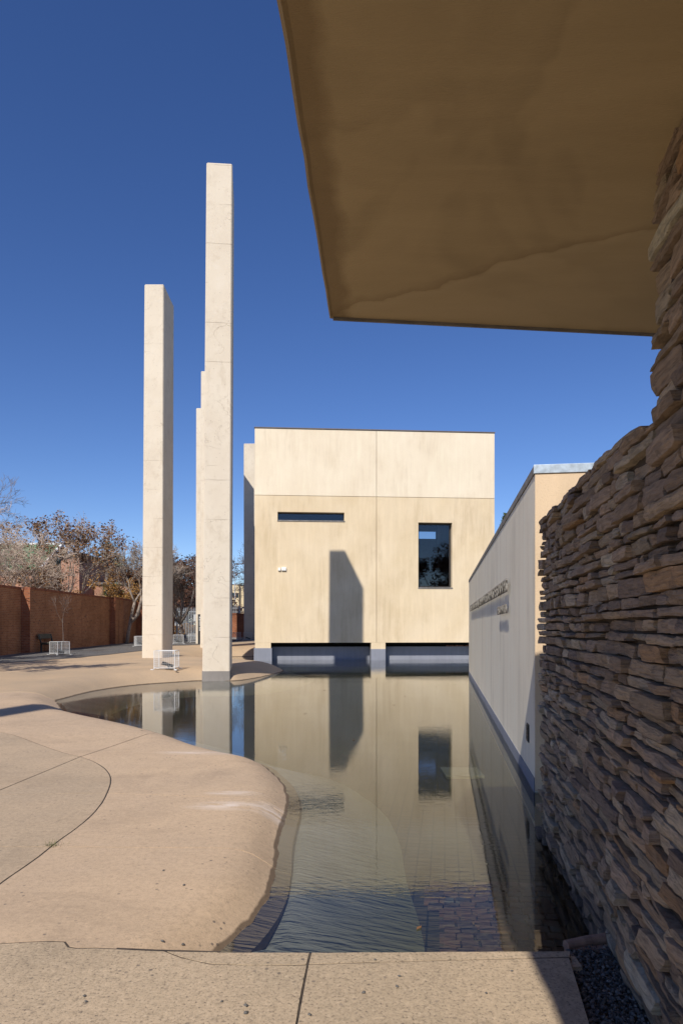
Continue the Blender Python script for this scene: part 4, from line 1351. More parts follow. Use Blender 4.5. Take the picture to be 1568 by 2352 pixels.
def leaves(tips, seed, per, size, spread, zmin=-1e9, zmax=1e9):
    rnd = random.Random(seed); m = MB()
    for p, d, lev in tips:
        if p.z < zmin or p.z > zmax: continue
        k = per if isinstance(per, int) else (1 if rnd.random() < per else 0)
        for _ in range(k):
            c = p + Vector((rnd.gauss(0, spread), rnd.gauss(0, spread), rnd.gauss(0, spread)))
            a = perp(Vector((0, 0, 1)), rnd) * rnd.uniform(.6, 1.2) + Vector((0, 0, rnd.uniform(-.8, .3)))
            a.normalize(); b = perp(a, rnd); n_ = a.cross(b)
            s = size * rnd.uniform(0.6, 1.35)
            q0 = c; q1 = c + a * s * 0.5 + b * s * 0.28 + n_ * s * .1; q2 = c + a * s; q3 = c + a * s * 0.5 - b * s * 0.28 + n_ * s * .1
            m.add([q0, q1, q2, q3], [(0, 1, 2), (0, 2, 3)])
    return m
def tree(name, label, seed, base, stems, H, bark, leafmat=None, per=2, lsize=0.14, lspread=0.12, group=None, cat='tree', zr=(-1e9, 1e9), **kw):
    root = empty(name, base)
    T_, W_, tips = grow(seed, stems, H, **kw)
    tr_ = T_.build('trunk', bark, root, smooth=True)
    if leafmat is not None:
        cr = leaves(tips, seed + 1, per, lsize, lspread, *zr).build('crown', leafmat, root)
        W_.build('twigs', bark, cr)["kind"] = 'stuff'
    else:
        W_.build('crown', bark, root)
    tag(root, label, cat, group)
    return root
def at(px, Y, py=None):
    x = fx(px, Y)
    return (x, Y, hz(x, Y) if Y < 59 else 0.55)

TG = 'leafless and dry-leaved trees round the plaza'
# bare tree with a leaning pale trunk by the brick wall
b = at(290, 47.5)
tree('bare_tree', 'bare tree with a leaning forked pale trunk beside the brick wall', 11, b,
     [[(0, 0, -.2), (0.15, 0, .8), (0.35, 0, 1.9), (0.62, 0, 3.0)], [(0.33, 0, 1.5), (0.75, .1, 2.0), (1.0, .1, 2.9), (1.05, .1, 3.3)]], 1.75, MAT['bark_grey'], None, levels=6, kids=3, rad=0.15, spread=0.75, up=0.22, ratio=0.70, twig_min=0.009, group=TG)
# dry-leaved tree behind the wall
b = at(150, 42)
tree('dry_leaved_tree', 'dry rusty-leaved tree rising highest behind the brick boundary wall', 5, (b[0], b[1], 0.3),
     [[(0, 0, -.2), (.1, 0, 1.4), (0.0, .1, 3.1)], [(.1, 0, 0.2), (.5, 0, 1.6), (1.0, 0, 3.3)], [(-.1, 0, 0.0), (-.8, 0, 1.6), (-1.5, 0, 3.2)]], 2.0, MAT['bark_grey'], MAT['leaf_dry'], per=0.7, lsize=0.17, lspread=0.08, levels=5, kids=3, rad=0.11, spread=0.7, up=0.42, ratio=0.72, twig_min=0.010, group=TG)
b = at(40, 47)
tree('dry_leaved_tree', 'wide dry brown tree in front of the green-roofed house', 15, (b[0], b[1], 0.3),
     [[(0, 0, -.2), (.1, 0, 1.2), (0.0, .1, 2.4)], [(.1, 0, 0.2), (-.7, 0, 1.5), (-1.6, 0, 2.6)], [(.1, 0, 0.2), (.9, 0, 1.5), (1.9, 0, 2.6)]], 1.55, MAT['bark_grey'], MAT['leaf_dry'], per=0.6, lsize=0.17, lspread=0.10, levels=5, kids=3, rad=0.12, spread=0.9, up=0.10, ratio=0.72, twig_min=0.011, group=TG)
b = at(235, 55)
tree('dry_leaved_tree', 'golden-brown bushy tree behind the leaning bare tree', 25, (b[0], b[1], 0.4),
     [[(0, 0, -.2), (.1, 0, 1.2), (0.0, .1, 2.2)], [(.1, 0, 0.2), (.9, 0, 1.3), (1.7, 0, 2.2)]], 1.5, MAT['bark_grey'], MAT['leaf_gold'], per=2, lsize=0.17, lspread=0.12, levels=5, kids=3, rad=0.10, spread=0.9, up=0.05, ratio=0.70, twig_min=0.011, group=TG)
b = at(300, 60)
tree('dry_leaved_tree', 'brown dry tree filling in behind the plaza column', 26, (b[0], b[1], 0.4),
     [[(0, 0, -.2), (.1, 0, 1.8), (0.0, .1, 3.2)]], 1.9, MAT['bark_dark'], MAT['leaf_dry'], per=2, lsize=0.17, lspread=0.12, levels=5, kids=3, rad=0.12, spread=0.8, up=0.2, ratio=0.72, twig_min=0.011, group=TG)
# bare tree at the left edge, spreading over the wall
tree('bare_tree', 'pale bare tree reaching over the brick wall from beside its near end', 31, (-18.0, 32.0, 0.2),
     [[(0, 0, -.2), (0.1, 0, 2.2), (0.3, 0, 4.0)], [(0, 0, 0.2), (-.5, .3, 2.2), (-.6, .5, 4.4)]], 1.9, MAT['bark_pale'], None, levels=6, kids=3, rad=0.15, spread=0.9, up=0.02, ratio=0.70, twig_min=0.008, group=TG)
tree('bare_tree', 'tall dark bare tree standing against the sky beyond the brick wall', 33, (-21.5, 39.0, 0.2),
     [[(0, 0, -.2), (0.1, 0, 2.4), (0.0, 0, 5.4)]], 2.1, MAT['bark_dark'], None, levels=6, kids=3, rad=0.17, spread=0.75, up=0.22, ratio=0.72, twig_min=0.008, group=TG)
# trees between the columns
b = at(416, 50.5)
tree('bare_tree', 'dark forked bare tree in front of the palisade fence', 41, b,
     [[(0.12, 0, -.2), (0.03, 0, .8), (-.08, 0, 1.5)], [(-.08, 0, 1.35), (-.5, 0, 1.9), (-.75, 0, 2.8)], [(-.08, 0, 1.35), (.35, 0, 2.0), (.75, 0, 2.9), (.95, 0, 3.8)], [(-.08, 0, 1.4), (.0, 0, 2.2), (.1, 0, 3.2)]], 1.25, MAT['bark_dark'], None, levels=5, kids=3, rad=0.11, spread=0.75, up=0.30, ratio=0.72, twig_min=0.008, group=TG)
b = at(425, 63)
tree('dry_leaved_tree', 'dark brown dry tree seen between the two nearest columns', 42, (b[0], b[1], 0.5),
     [[(0, 0, -.2), (0.1, 0, 1.4), (.1, 0, 2.6)], [(0, 0, .2), (-.8, 0, 1.6), (-1.3, 0, 2.8)], [(0, 0, .2), (.8, 0, 1.6), (1.2, 0, 2.8)]], 2.15, MAT['bark_dark'], MAT['leaf_rust'], per=2, lsize=0.20, lspread=0.14, levels=5, kids=3, rad=0.14, spread=0.8, up=0.25, ratio=0.73, twig_min=0.012, group=TG)
tree('bare_tree', 'bare tree with knobbly twigs poking out beside the shaded column', 51, (fx(610, 72), 72, 0.5),
     [[(0, 0, -.2), (0.1, 0, 2.2), (0, 0, 4.6)]], 2.5, MAT['bark_dark'], MAT['leaf_rust'], per=0.35, lsize=0.13, lspread=0.05, levels=5, kids=3, rad=0.2, spread=0.85, up=0.12, ratio=0.72, twig_min=0.016, group=TG)
for k_, (px_, Y_, sd_) in enumerate(((398, 74, 43), (447, 80, 44))):
    tree('dry_leaved_tree', ('brown thicket-like tree low behind the white car', 'far brown tree beyond the street sign')[k_], sd_, (fx(px_, Y_), Y_, 0.5),
         [[(0, 0, -.2), (0.1, 0, .9), (.1, 0, 1.6)], [(0, 0, .2), (-1.0, 0, 1.2), (-1.6, 0, 1.9)], [(0, 0, .2), (1.0, 0, 1.2), (1.6, 0, 1.9)]], 1.9, MAT['bark_dark'], MAT['leaf_rust'], per=2, lsize=0.26, lspread=0.22, levels=5, kids=3, rad=0.14, spread=0.95, up=0.08, ratio=0.72, twig_min=0.014, group=TG)
tree('bare_tree', 'pale tangle-branched bare tree just behind the brick wall', 35, (-18.4, 37.0, 0.2),
     [[(0, 0, -.2), (0.1, 0, 1.6), (0.2, 0, 2.9)], [(0, 0, .2), (-.9, 0, 1.6), (-1.6, 0, 3.0)], [(0, 0, .2), (.7, .4, 1.8), (1.2, .8, 3.1)]], 1.7, MAT['bark_pale'], None, levels=6, kids=3, rad=0.11, spread=0.9, up=0.08, ratio=0.70, twig_min=0.008, group=TG)
tree('bare_tree', 'bare tree by the gravel edge that shades the sapling cage', 63, (-14.6, 23.2, 0.1),
     [[(0, 0, -.2), (0.05, 0, 1.8), (-.1, 0, 3.2)]], 1.8, MAT['bark_grey'], MAT['leaf_dry'], per=1, lsize=0.17, lspread=0.10, levels=5, kids=3, rad=0.15, spread=0.75, up=0.2, ratio=0.70, twig_min=0.012, group=TG)
tree('bare_tree', 'bare tree on the near plaza shading the paving before the plaza column', 64, (-12.9, 17.2, 0.1),
     [[(0, 0, -.2), (0.05, 0, 2.4), (-.1, 0, 4.6)]], 1.9, MAT['bark_grey'], MAT['leaf_dry'], per=1, lsize=0.17, lspread=0.10, levels=5, kids=3, rad=0.17, spread=0.8, up=0.2, ratio=0.70, twig_min=0.012, group=TG)
# out of frame: shadows on the plaza, reflections in the glass
tree('bare_tree', 'bare tree on the near plaza whose branch shadows streak the paving', 61, (-13.9, 19.5, 0.1),
     [[(0, 0, -.2), (0.1, 0, 1.8), (0.2, 0, 3.4)]], 2.1, MAT['bark_grey'], MAT['leaf_dry'], per=1, lsize=0.2, lspread=0.14, levels=4, kids=3, rad=0.15, spread=0.85, up=0.15, ratio=0.74, twig_min=0.012, group=TG)
tree('dry_leaved_tree', 'dry-leaved tree behind the canopy, mirrored in the cube window', 62, (19.5, -14.0, 0.0),
     [[(0, 0, -.2), (0.1, 0, 2.6), (0.2, 0, 5.0)], [(0, 0, 1), (1.4, 0, 3.2), (2.6, 0, 5.0)]], 3.0, MAT['bark_dark'], MAT['leaf_rust'], per=2, lsize=0.34, lspread=0.25, levels=5, kids=3, rad=0.25, spread=0.85, up=0.22, ratio=0.74, twig_min=0.02, group=TG)
# conifer behind the lettered wall
def conifer(base, H, R, seed):
    rnd = random.Random(seed); root = empty('conifer_tree', base)
    t = MB(); t.tube([(0, 0, -.2), (0, 0, H * .5), (0, 0, H)], [.2, .12, .02], 7); t.build('trunk', MAT['bark_dark'], root)
    m = MB()
    for _ in range(5200):
        zz = H * (0.12 + 0.88 * rnd.random() ** 0.8); rr = R * (1 - zz / H) ** 0.7 * (0.55 + 0.45 * rnd.random()) + 0.06
        a = rnd.random() * 6.283
        c = Vector((math.cos(a) * rr, math.sin(a) * rr, zz)); o_ = Vector((math.cos(a), math.sin(a), rnd.uniform(0.1, 1.1))).normalized()
        s = rnd.uniform(.14, .34); b_ = perp(o_, rnd) * s * .22
        m.add([c - b_, c + b_, c + o_ * s], [(0, 1, 2)])
    m.build('crown', MAT['leaf_green'], root)
    tag(root, 'dark green conifer tip showing above the lettered wall', 'tree')
conifer((fx(1166, 52), 52, 0.5), 9.7, 1.9, 71)
# palms
def palm(label, base, H, R, n, seed):
    rnd = random.Random(seed); root = empty('palm_tree', base)
    t = MB(); t.tube([(0, 0, -.2), (.05, 0, H * .5), (0, 0, H)], [.22, .18, .2], 8); t.build('trunk', MAT['bark_dark'], root)
    m = MB()
    for k in range(n):
        a = rnd.random() * 6.283; el = rnd.uniform(-0.5, 1.35)
        d = Vector((math.cos(a) * math.cos(el), math.sin(a) * math.cos(el), math.sin(el)))
        c = Vector((0, 0, H)) + d * R * .45
        s = perp(d, rnd)
        for j in range(-7, 8):
            ang_ = j * 0.14
            e = (d * math.cos(ang_) + s * math.sin(ang_)).normalized() * R * .6 * rnd.uniform(.85, 1.1) + Vector((0, 0, -.12 * abs(j) * R * .1))
            w_ = d.cross(s).normalized() * .02 + s * .025
            m.add([c - w_, c + w_, c + e], [(0, 1, 2)])
        m.bar(Vector((0, 0, H)), c, 0.02)
    m.build('crown', MAT['leaf_green'], root)
    tag(root, label, 'palm')
palm('green fan palm poking out behind the leaning bare tree', (fx(246, 58), 58, 0.5), 7.0, 1.6, 26, 81)
palm('low green fan palm above the brick boundary wall', (fx(258, 56), 56, 0.5), 3.4, 1.5, 24, 82)
palm('distant palm behind the cream flat-roofed house', (fx(556, 150), 150, 0.5), 8.5, 2.6, 34, 83)
# golden shrub by the car
root = empty('golden_shrub', (fx(436, 61), 61, 0.5))
T_, W_, tips = grow(91, [[(0, 0, -.1), (0, 0, .35)], [(0, 0, 0), (.5, 0, .4)], [(0, 0, 0), (-.4, 0, .4)]], .55, levels=4, kids=3, rad=.04, spread=.9, up=.15)
T_.build('trunk', MAT['bark_dark'], root)
cr = leaves(tips, 92, 4, .12, .12).build('crown', MAT['leaf_gold'], root); W_.build('twigs', MAT['bark_dark'], cr)
tag(root, 'golden brown shrub just outside the palisade fence', 'shrub')

# ------------------------------------------------------------------ wire cages, lamps, sapling, bench, totem
def cage_meshes(W, D, H, sp=0.062, r=0.0021):
    fr = MB()
    for (a, b_) in ((0, 0), (W, 0), (W, D), (0, D)): fr.box(a - .009, a + .009, b_ - .009, b_ + .009, 0, H)
    for zz in (0.05, H):
        for (p, q) in (((0, 0), (W, 0)), ((W, 0), (W, D)), ((W, D), (0, D)), ((0, D), (0, 0))):
            fr.bar((p[0], p[1], zz), (q[0], q[1], zz), 0.009)
    for a, b_ in ((-.05, -.05), (W + .05, -.05), (W + .05, D + .05), (-.05, D + .05)):
        fr.box(a - .04, a + .04, b_ - .04, b_ + .04, -0.02, 0.012)
    sides = []
    def panel(o, u, v, L, Hh):
        m = MB(); o, u, v = Vector(o), Vector(u), Vector(v)
        k = int(L / sp)
        for i in range(1, k): m.bar(o + u * (L * i / k), o + u * (L * i / k) + v * Hh, r, up=u.cross(v))
        k = int(Hh / sp)
        for i in range(1, k): m.bar(o + v * (Hh * i / k), o + v * (Hh * i / k) + u * L, r, up=u.cross(v))
        sides.append(m.mesh('wire_panel'))
    panel((0, 0, .05), (1, 0, 0), (0, 0, 1), W, H - .05); panel((W, 0, .05), (0, 1, 0), (0, 0, 1), D, H - .05)
    panel((W, D, .05), (-1, 0, 0), (0, 0, 1), W, H - .05); panel((0, D, .05), (0, -1, 0), (0, 0, 1), D, H - .05)
    panel((0, 0, H), (1, 0, 0), (0, 1, 0), W, D)
    fm = fr.mesh('frame'); fm.materials.append(MAT['wire_white'])
    for s in sides: s.materials.append(MAT['wire_white'])
    return fm, sides
CM = cage_meshes(0.66, 0.62, 0.60)
def floodlight_meshes():
    b_ = MB()
    p = [(-.20, -.10, .16), (.17, -.10, .06), (.20, -.10, .13), (-.15, -.10, .26)]
    q = [(x, .10, z_) for x, _, z_ in p]
    b_.add(p + q, [(0, 1, 2, 3), (7, 6, 5, 4), (0, 4, 5, 1), (1, 5, 6, 2), (2, 6, 7, 3), (3, 7, 4, 0)])
    body = b_.mesh('housing')
    s = MB(); s.bar((0.05, -.11, 0), (0.0, -.11, .16), .012); s.bar((0.05, .11, 0), (0.0, .11, .16), .012); s.box(-.06, .16, -.12, .12, 0, .012)
    br = s.mesh('bracket')
    l = MB(); l.add([(-.155, -.085, .262), (.19, -.085, .137), (.19, .085, .137), (-.155, .085, .262)], [(0, 1, 2, 3)])
    le = l.mesh('lens')
    body.materials.append(MAT['black_metal']); br.materials.append(MAT['black_metal']); le.materials.append(MAT['car_glass'])
    return body, br, le
FMs = floodlight_meshes()
cages = [('white wire cage over a floodlight beside the pool edge', 353.8, 1538, 0.22, 0.0, True, 'black floodlight inside the poolside wire cage'),
         ('white wire cage around a thin sapling in front of the bench', 114, 1504, 0.28, -0.62, True, 'black floodlight in the cage at the sapling foot'),
         ('white wire cage on the gravel half hidden by the plaza column', 308.5, 1486.5, 0.37, 0.1, True, 'black floodlight in the cage behind the plaza column'),
         ('white wire cage at the foot of the forked bare tree', 398, 1480, 0.43, 0.25, True, 'black floodlight in the cage under the forked tree'),
         ('grey-looking wire cage before the palisade fence beside the totem', 438, 1475.5, 0.49, 0.5, False, None),
         ('wire cage against the rear brick wall beside the poolside column', 527, 1470.6, 0.54, -0.4, False, None),
         ('dark-looking wire cage in front of the shaded column by the cube', 559, 1470.6, 0.54, 0.15, True, 'black floodlight in the cage before the shaded column')]
for lab, px, py, zz, rot, lamp, llab in cages:
    x, y = U(px, py, zz)
    zz = hz(x + 0.3, y + 0.3)
    if y > 27: zz += 0.015
    e = empty('wire_cage', (x, y, zz + .008), rot)
    o = bpy.data.objects.new('frame', CM[0]); col.objects.link(o); o.parent = e
    for s in CM[1]:
        o = bpy.data.objects.new('wire_panel', s); col.objects.link(o); o.parent = e
    tag(e, lab, 'cage', 'white wire cages on the plaza')
    if lamp:
        v = Matrix.Rotation(rot, 3, 'Z') @ Vector((0.36, 0.30, 0))
        f_ = empty('floodlight', (x + v.x, y + v.y, zz), rot + 0.2)
        for nm, me in zip(('housing', 'bracket', 'lens'), FMs):
            o = bpy.data.objects.new(nm, me); col.objects.link(o); o.parent = f_
        tag(f_, llab, 'floodlight', 'floodlights in wire cages')
    if 'sapling' in lab:
        sx_, sy_ = x + 0.50, y + 0.35
        rt = empty('sapling', (sx_, sy_, zz))
        T_, W_, tips = grow(101, [[(0, 0, -.1), (.0, 0, .9), (-.04, 0, 1.7)]], 0.75, levels=4, kids=3, rad=0.020, spread=0.8, up=0.25, ratio=0.68, twig_min=0.003)
        T_.build('trunk', MAT['bark_dark'], rt); W_.build('crown', MAT['bark_dark'], rt)
        tag(rt, 'thin leafless sapling growing out of a white wire cage', 'sapling')

bench = empty('park_bench', (-15.05, 34.6, hz(-15.05, 35.5)), 0)
for yy in (0.10, 1.50):
    m = MB(); m.bar((0.24, yy, 0), (0.24, yy, .42), .035); m.bar((-.2, yy, 0), (-.2, yy, .42), .035); m.bar((-.24, yy, .42), (.30, yy, .42), .035); m.bar((-.2, yy, .42), (-.34, yy, .92), .03)
    m.build('leg_frame', MAT['black_metal'], bench)
for k in range(3): boxobj('seat_plank', -.2 + k * .17, -.05 + k * .17, 0, 1.6, .457, .50, MAT['bench_wood'], bench, bevel=.006)
m = MB(); m.add([(-.305, 0, .68), (-.265, 0, .69), (-.325, 0, .93), (-.365, 0, .92), (-.305, 1.6, .68), (-.265, 1.6, .69), (-.325, 1.6, .93), (-.365, 1.6, .92)], [(0, 1, 2, 3), (7, 6, 5, 4), (0, 4, 5, 1), (1, 5, 6, 2), (2, 6, 7, 3), (3, 7, 4, 0)])
m.build('back_plank', MAT['bench_wood'], bench)
tag(bench, 'dark wooden bench against the shaded brick wall', 'bench')

# information totem
ty = 45.4; tx = fx(454.3, ty); tz = hz(tx + .3, ty)
tot = empty('information_totem', (tx, ty, tz))
th_ = EYE + (HY - 1411) / F * ty - tz
boxobj('board', 0, 0.52, 0, 0.12, -0.1, th_, MAT['black_metal'], tot, bevel=.006)
pr = MB()
def bar2(x0, x1, z0, z1): pr.box(x0, x1, -.004, -.0012, z0, z1)
pr.add([(.07, -.003, th_ - .20), (.13, -.003, th_ - .26), (.13, -.003, th_ - .14)], [(0, 1, 2)]); bar2(.13, .19, th_ - .22, th_ - .18)
for k in range(2): bar2(.07, .40, th_ - .34 - k * .07, th_ - .305 - k * .07)
for k in range(9): bar2(.08, .42 - .03 * (k % 3), th_ - .49 - k * .035, th_ - .478 - k * .035)
for k in range(4): bar2(.08, .30 + .1 * (k % 2), th_ - .88 - k * .07, th_ - .855 - k * .07)
pr.build('print', MAT['sign_white'], tot)
tag(tot, 'black upright information totem with white print before a column', 'sign')

# ------------------------------------------------------------------ beyond the fence
# parked white car, rear quarter view
def car(base, rz):
    root = empty('parked_car', base, rz)
    # profile in x (length, rear at 0), z
    prof = [(0.0, .45), (.03, .80), (.12, .98), (.55, 1.05), (.95, 1.40), (1.35, 1.47), (2.3, 1.45), (3.0, 1.02), (3.9, .88), (4.1, .62), (4.1, .30), (.05, .30)]
    m = MB(); wdt = 1.72
    for side in (-1, 1):
        for (x_, z_) in prof:
            t_ = max(0, (z_ - .95) / .5)
            m.v.append((x_, side * (wdt / 2 - .16 * t_), z_))
    n_ = len(prof)
    m.f.append(tuple(range(n_))); m.f.append(tuple(reversed(range(n_, 2 * n_))))
    for i in range(n_):
        j = (i + 1) % n_
        m.f.append((j, i, n_ + i, n_ + j))
    m.build('body', MAT['car_white'], root, bevel=.05, segs=3)
    g_ = MB()
    g_.add([(.60, -.62, 1.09), (.60, .62, 1.09), (.93, .56, 1.385), (.93, -.56, 1.385)], [(0, 3, 2, 1)])
    o = g_.build('rear_window', MAT['car_glass'], root); o.location = (-.03, 0, .02)
    for s in (-1, 1):
        g_ = MB(); g_.add([(1.0, s * .80, 1.06), (2.75, s * .80, 1.06), (2.25, s * .72, 1.40), (1.25, s * .72, 1.40)], [(0, 1, 2, 3)])
        o = g_.build('side_window', MAT['car_glass'], root); o.location = (0, s * .045, 0)
        boxobj('tail_light', -.02, .10, s * .58 - .16, s * .58 + .16, .70, .90, MAT['red_lamp'], root, bevel=.02)
        for xx in (.75, 3.25):
            w_ = MB(); w_.tube([(xx, s * .62, .31), (xx, s * .86, .31)], [.31, .31], 18); wo = w_.build('wheel', MAT['rubber'], root)
            w_ = MB(); w_.tube([(xx, s * .855, .31), (xx, s * .87, .31)], [.19, .17], 14); w_.build('rim', MAT['lamp_grey'], wo)
    boxobj('number_plate', -.035, -.003, -.26, .26, .52, .63, MAT['sign_white'], root)
    boxobj('bumper', -.05, .2, -.84, .84, .30, .46, MAT['rubber'], root, bevel=.03)
    tag(root, 'white car parked outside the palisade fence', 'car')
car((fx(432, 62.5), 62.5, 0.585), math.radians(128))
# roadside sign
rs = empty('street_sign', (fx(449.5, 61), 61, 0.55)); boxobj('post', -.03, .03, 0, .06, 0, 2.2, MAT['lamp_grey'], rs)
boxobj('plate', -.22, .22, -.02, -.002, 1.55, 2.15, MAT['sign_white'], rs, bevel=.004)
tag(rs, 'small white sign plate seen through the palisade fence', 'sign')

# brick house with green roof
HH = empty('brick_house', (-27.5, 62, 0.5)); tag(HH, 'brick house with a green roof behind the dry trees', 'house')
boxobj('wall', -14, 0, 0, 9, -0.4, 6.3, MAT['brick_pink_x'], HH)
m = MB(); m.add([(-14.4, -.5, 6.2), (.4, -.5, 6.2), (.4, 9.5, 6.2), (-14.4, 9.5, 6.2), (-14.4, 4.5, 9.1), (.4, 4.5, 9.1)], [(0, 1, 5, 4), (2, 3, 4, 5), (1, 2, 5), (3, 0, 4), (0, 3, 2, 1)])
rf = m.build('roof', MAT['green_roof'], HH)
m = MB(); m.bar((.4, -.5, 6.35), (.4, 4.5, 9.22), .12); m.bar((-14.4, 4.5, 9.2), (.4, 4.5, 9.2), .09); m.build('verge', MAT['sign_white'], rf)
for xx in (-11, -7.5, -3.4):
    wnd = boxobj('window', xx, xx + 1.5, -.06, -.002, 3.4, 4.7, MAT['sign_white'], HH); boxobj('pane', xx + .1, xx + 1.4, -.08, -.062, 3.5, 4.6, MAT['car_glass'], wnd)
H2 = empty('brick_tower_house', (fx(140, 64), 64, 0.5)); tag(H2, 'tall narrow brick house with a shaded side behind the dry trees', 'house')
w2 = fx(182, 64) - fx(140, 64)
m = MB(); m.add([(0, 0, -.4), (w2, 0, -.4), (w2 + 2.2, 7, -.4), (0, 7, -.4), (0, 0, 7.5), (w2, 0, 7.9), (w2 + 2.2, 7, 7.2), (0, 7, 7.2)], [(0, 3, 2, 1), (4, 5, 6, 7), (0, 1, 5, 4), (1, 2, 6, 5), (2, 3, 7, 6), (3, 0, 4, 7)])
m.build('wall', MAT['brick_pink_x'], H2)
m = MB(); m.add([(-.2, -.2, 7.45), (w2 + .2, -.2, 7.9), (w2 + 2.4, 7.2, 7.2), (-.2, 7.2, 7.2), (-.2, -.2, 7.6), (w2 + .2, -.2, 8.05), (w2 + 2.4, 7.2, 7.35), (-.2, 7.2, 7.35)], [(0, 3, 2, 1), (4, 5, 6, 7), (0, 1, 5, 4), (1, 2, 6, 5), (2, 3, 7, 6), (3, 0, 4, 7)]); m.build('roof', MAT['roof_edge'], H2)
wnd = boxobj('window', .5, 1.2, -.05, -.002, 2.0, 3.4, MAT['frame_dark'], H2); boxobj('pane', .56, 1.14, -.07, -.052, 2.06, 3.34, MAT['car_glass'], wnd)
H3 = empty('low_brick_house', (fx(205, 66), 66, .5)); tag(H3, 'low brick annex with a dark window beside the tall brick house', 'house')
boxobj('wall', 0, 4.6, 0, 6, -.4, 5.2, MAT['brick_pink_x'], H3)
boxobj('roof', -.2, 4.8, -.2, 6.2, 5.202, 5.4, MAT['roof_edge'], H3)
wnd = boxobj('window', 2.6, 3.7, -.05, -.002, 1.6, 3.0, MAT['sign_white'], H3); boxobj('pane', 2.7, 3.6, -.07, -.052, 1.7, 2.9, MAT['car_glass'], wnd)
# service pipe: white post by the wall
# cream flat-roofed house far away
FYH = 125.0
cz = lambda py: EYE + (HY - py) / F * FYH
H4 = empty('cream_house', (0, FYH, 0)); tag(H4, 'distant cream flat-roofed house above the rear brick wall', 'house')
boxobj('wall', fx(505, FYH), fx(548.5, FYH), 0, 9, 0.3, cz(1343), MAT['cream_render'], H4)
boxobj('stair_tower', fx(548.6, FYH), fx(558, FYH), 0.8, 8, 0.3, cz(1346), MAT['cream_render'], H4)
boxobj('roof', fx(504, FYH), fx(549, FYH), -.1, 9.1, cz(1343) + .002, cz(1342), MAT['grey_render'], H4)
for (a, b_) in ((533, 540), (541, 547.5)):
    wnd = boxobj('window', fx(a, FYH), fx(b_, FYH), -.05, -.002, cz(1373), cz(1362), MAT['frame_dark'], H4); boxobj('pane', fx(a + .6, FYH), fx(b_ - .6, FYH), -.07, -.052, cz(1372.4), cz(1362.6), MAT['car_glass'], wnd)
H5 = empty('red_roofed_house', (0, 140, 0)); tag(H5, 'distant white house with a red tiled roof', 'house')
q5 = lambda py: EYE + (HY - py) / F * 140
boxobj('wall', fx(552, 140), fx(600, 140), 0, 8, 0.3, q5(1374), MAT['white_box'], H5)
m = MB(); x0, x1 = fx(550, 140), fx(602, 140)
m.add([(x0, -.4, q5(1374)), (x1, -.4, q5(1374)), (x1, 8.4, q5(1374)), (x0, 8.4, q5(1374)), (x0 + 3, 4, q5(1362)), (x1 - 3, 4, q5(1362))], [(0, 1, 5, 4), (1, 2, 5), (2, 3, 4, 5), (3, 0, 4), (0, 3, 2, 1)]); m.build('roof', MAT['red_roof'], H5)
# street lamp, power lines
sl_ = empty('street_lamp', (fx(539.5, 95), 95, 0.5)); m = MB()
m.tube([(0, 0, -.2), (0, 0, 5), (-.05, 0, 7.6), (-.5, 0, 9), (-1.3, 0, 9.8)], [.09, .07, .05, .04, .04], 7); m.build('pole', MAT['lamp_grey'], sl_)
m = MB(); m.box(-1.75, -1.25, -.1, .1, 9.72, 9.86); m.build('lamp_head', MAT['lamp_grey'], sl_, bevel=.02); tag(sl_, 'curved grey street lamp beyond the rear brick wall', 'lamp')
PYY = 105.0
poles = []
for i, px in enumerate((497, 690)):
    pp = empty('utility_pole', (fx(px, PYY), PYY, .5)); m = MB(); m.tube([(0, 0, -.2), (0, 0, 10.4)], [.14, .10], 8); m.build('pole', MAT['bark_dark'], pp)
    boxobj('crossarm', -.9, .9, -.06, .06, 9.3, 9.42, MAT['bark_dark'], pp)
    tag(pp, ('wooden utility pole hidden behind the poolside column', 'wooden utility pole hidden behind the cream cube building')[i], 'pole')
pz_ = lambda py: EYE + (HY - py) / F * PYY
for i, (a, b_) in enumerate(((1313.5, 1314), (1317, 1316.5), (1332, 1328), (1333.5, 1333.5), (1343, 1343), (1355, 1355))):
    m = MB(); xa, xb = fx(497, PYY), fx(690, PYY)
    pts = [(xa + (xb - xa) * t, PYY - .07 - .02 * i, pz_(a) + (pz_(b_) - pz_(a)) * t - .25 * 4 * t * (1 - t) * .4) for t in np.linspace(0, 1, 12)]
    m.tube(pts, [.016] * 12, 4); o = m.build('overhead_wire', MAT['black_metal'])
    tag(o, 'thin overhead power wire crossing the sky between column and cube', 'wire', 'overhead power wires')

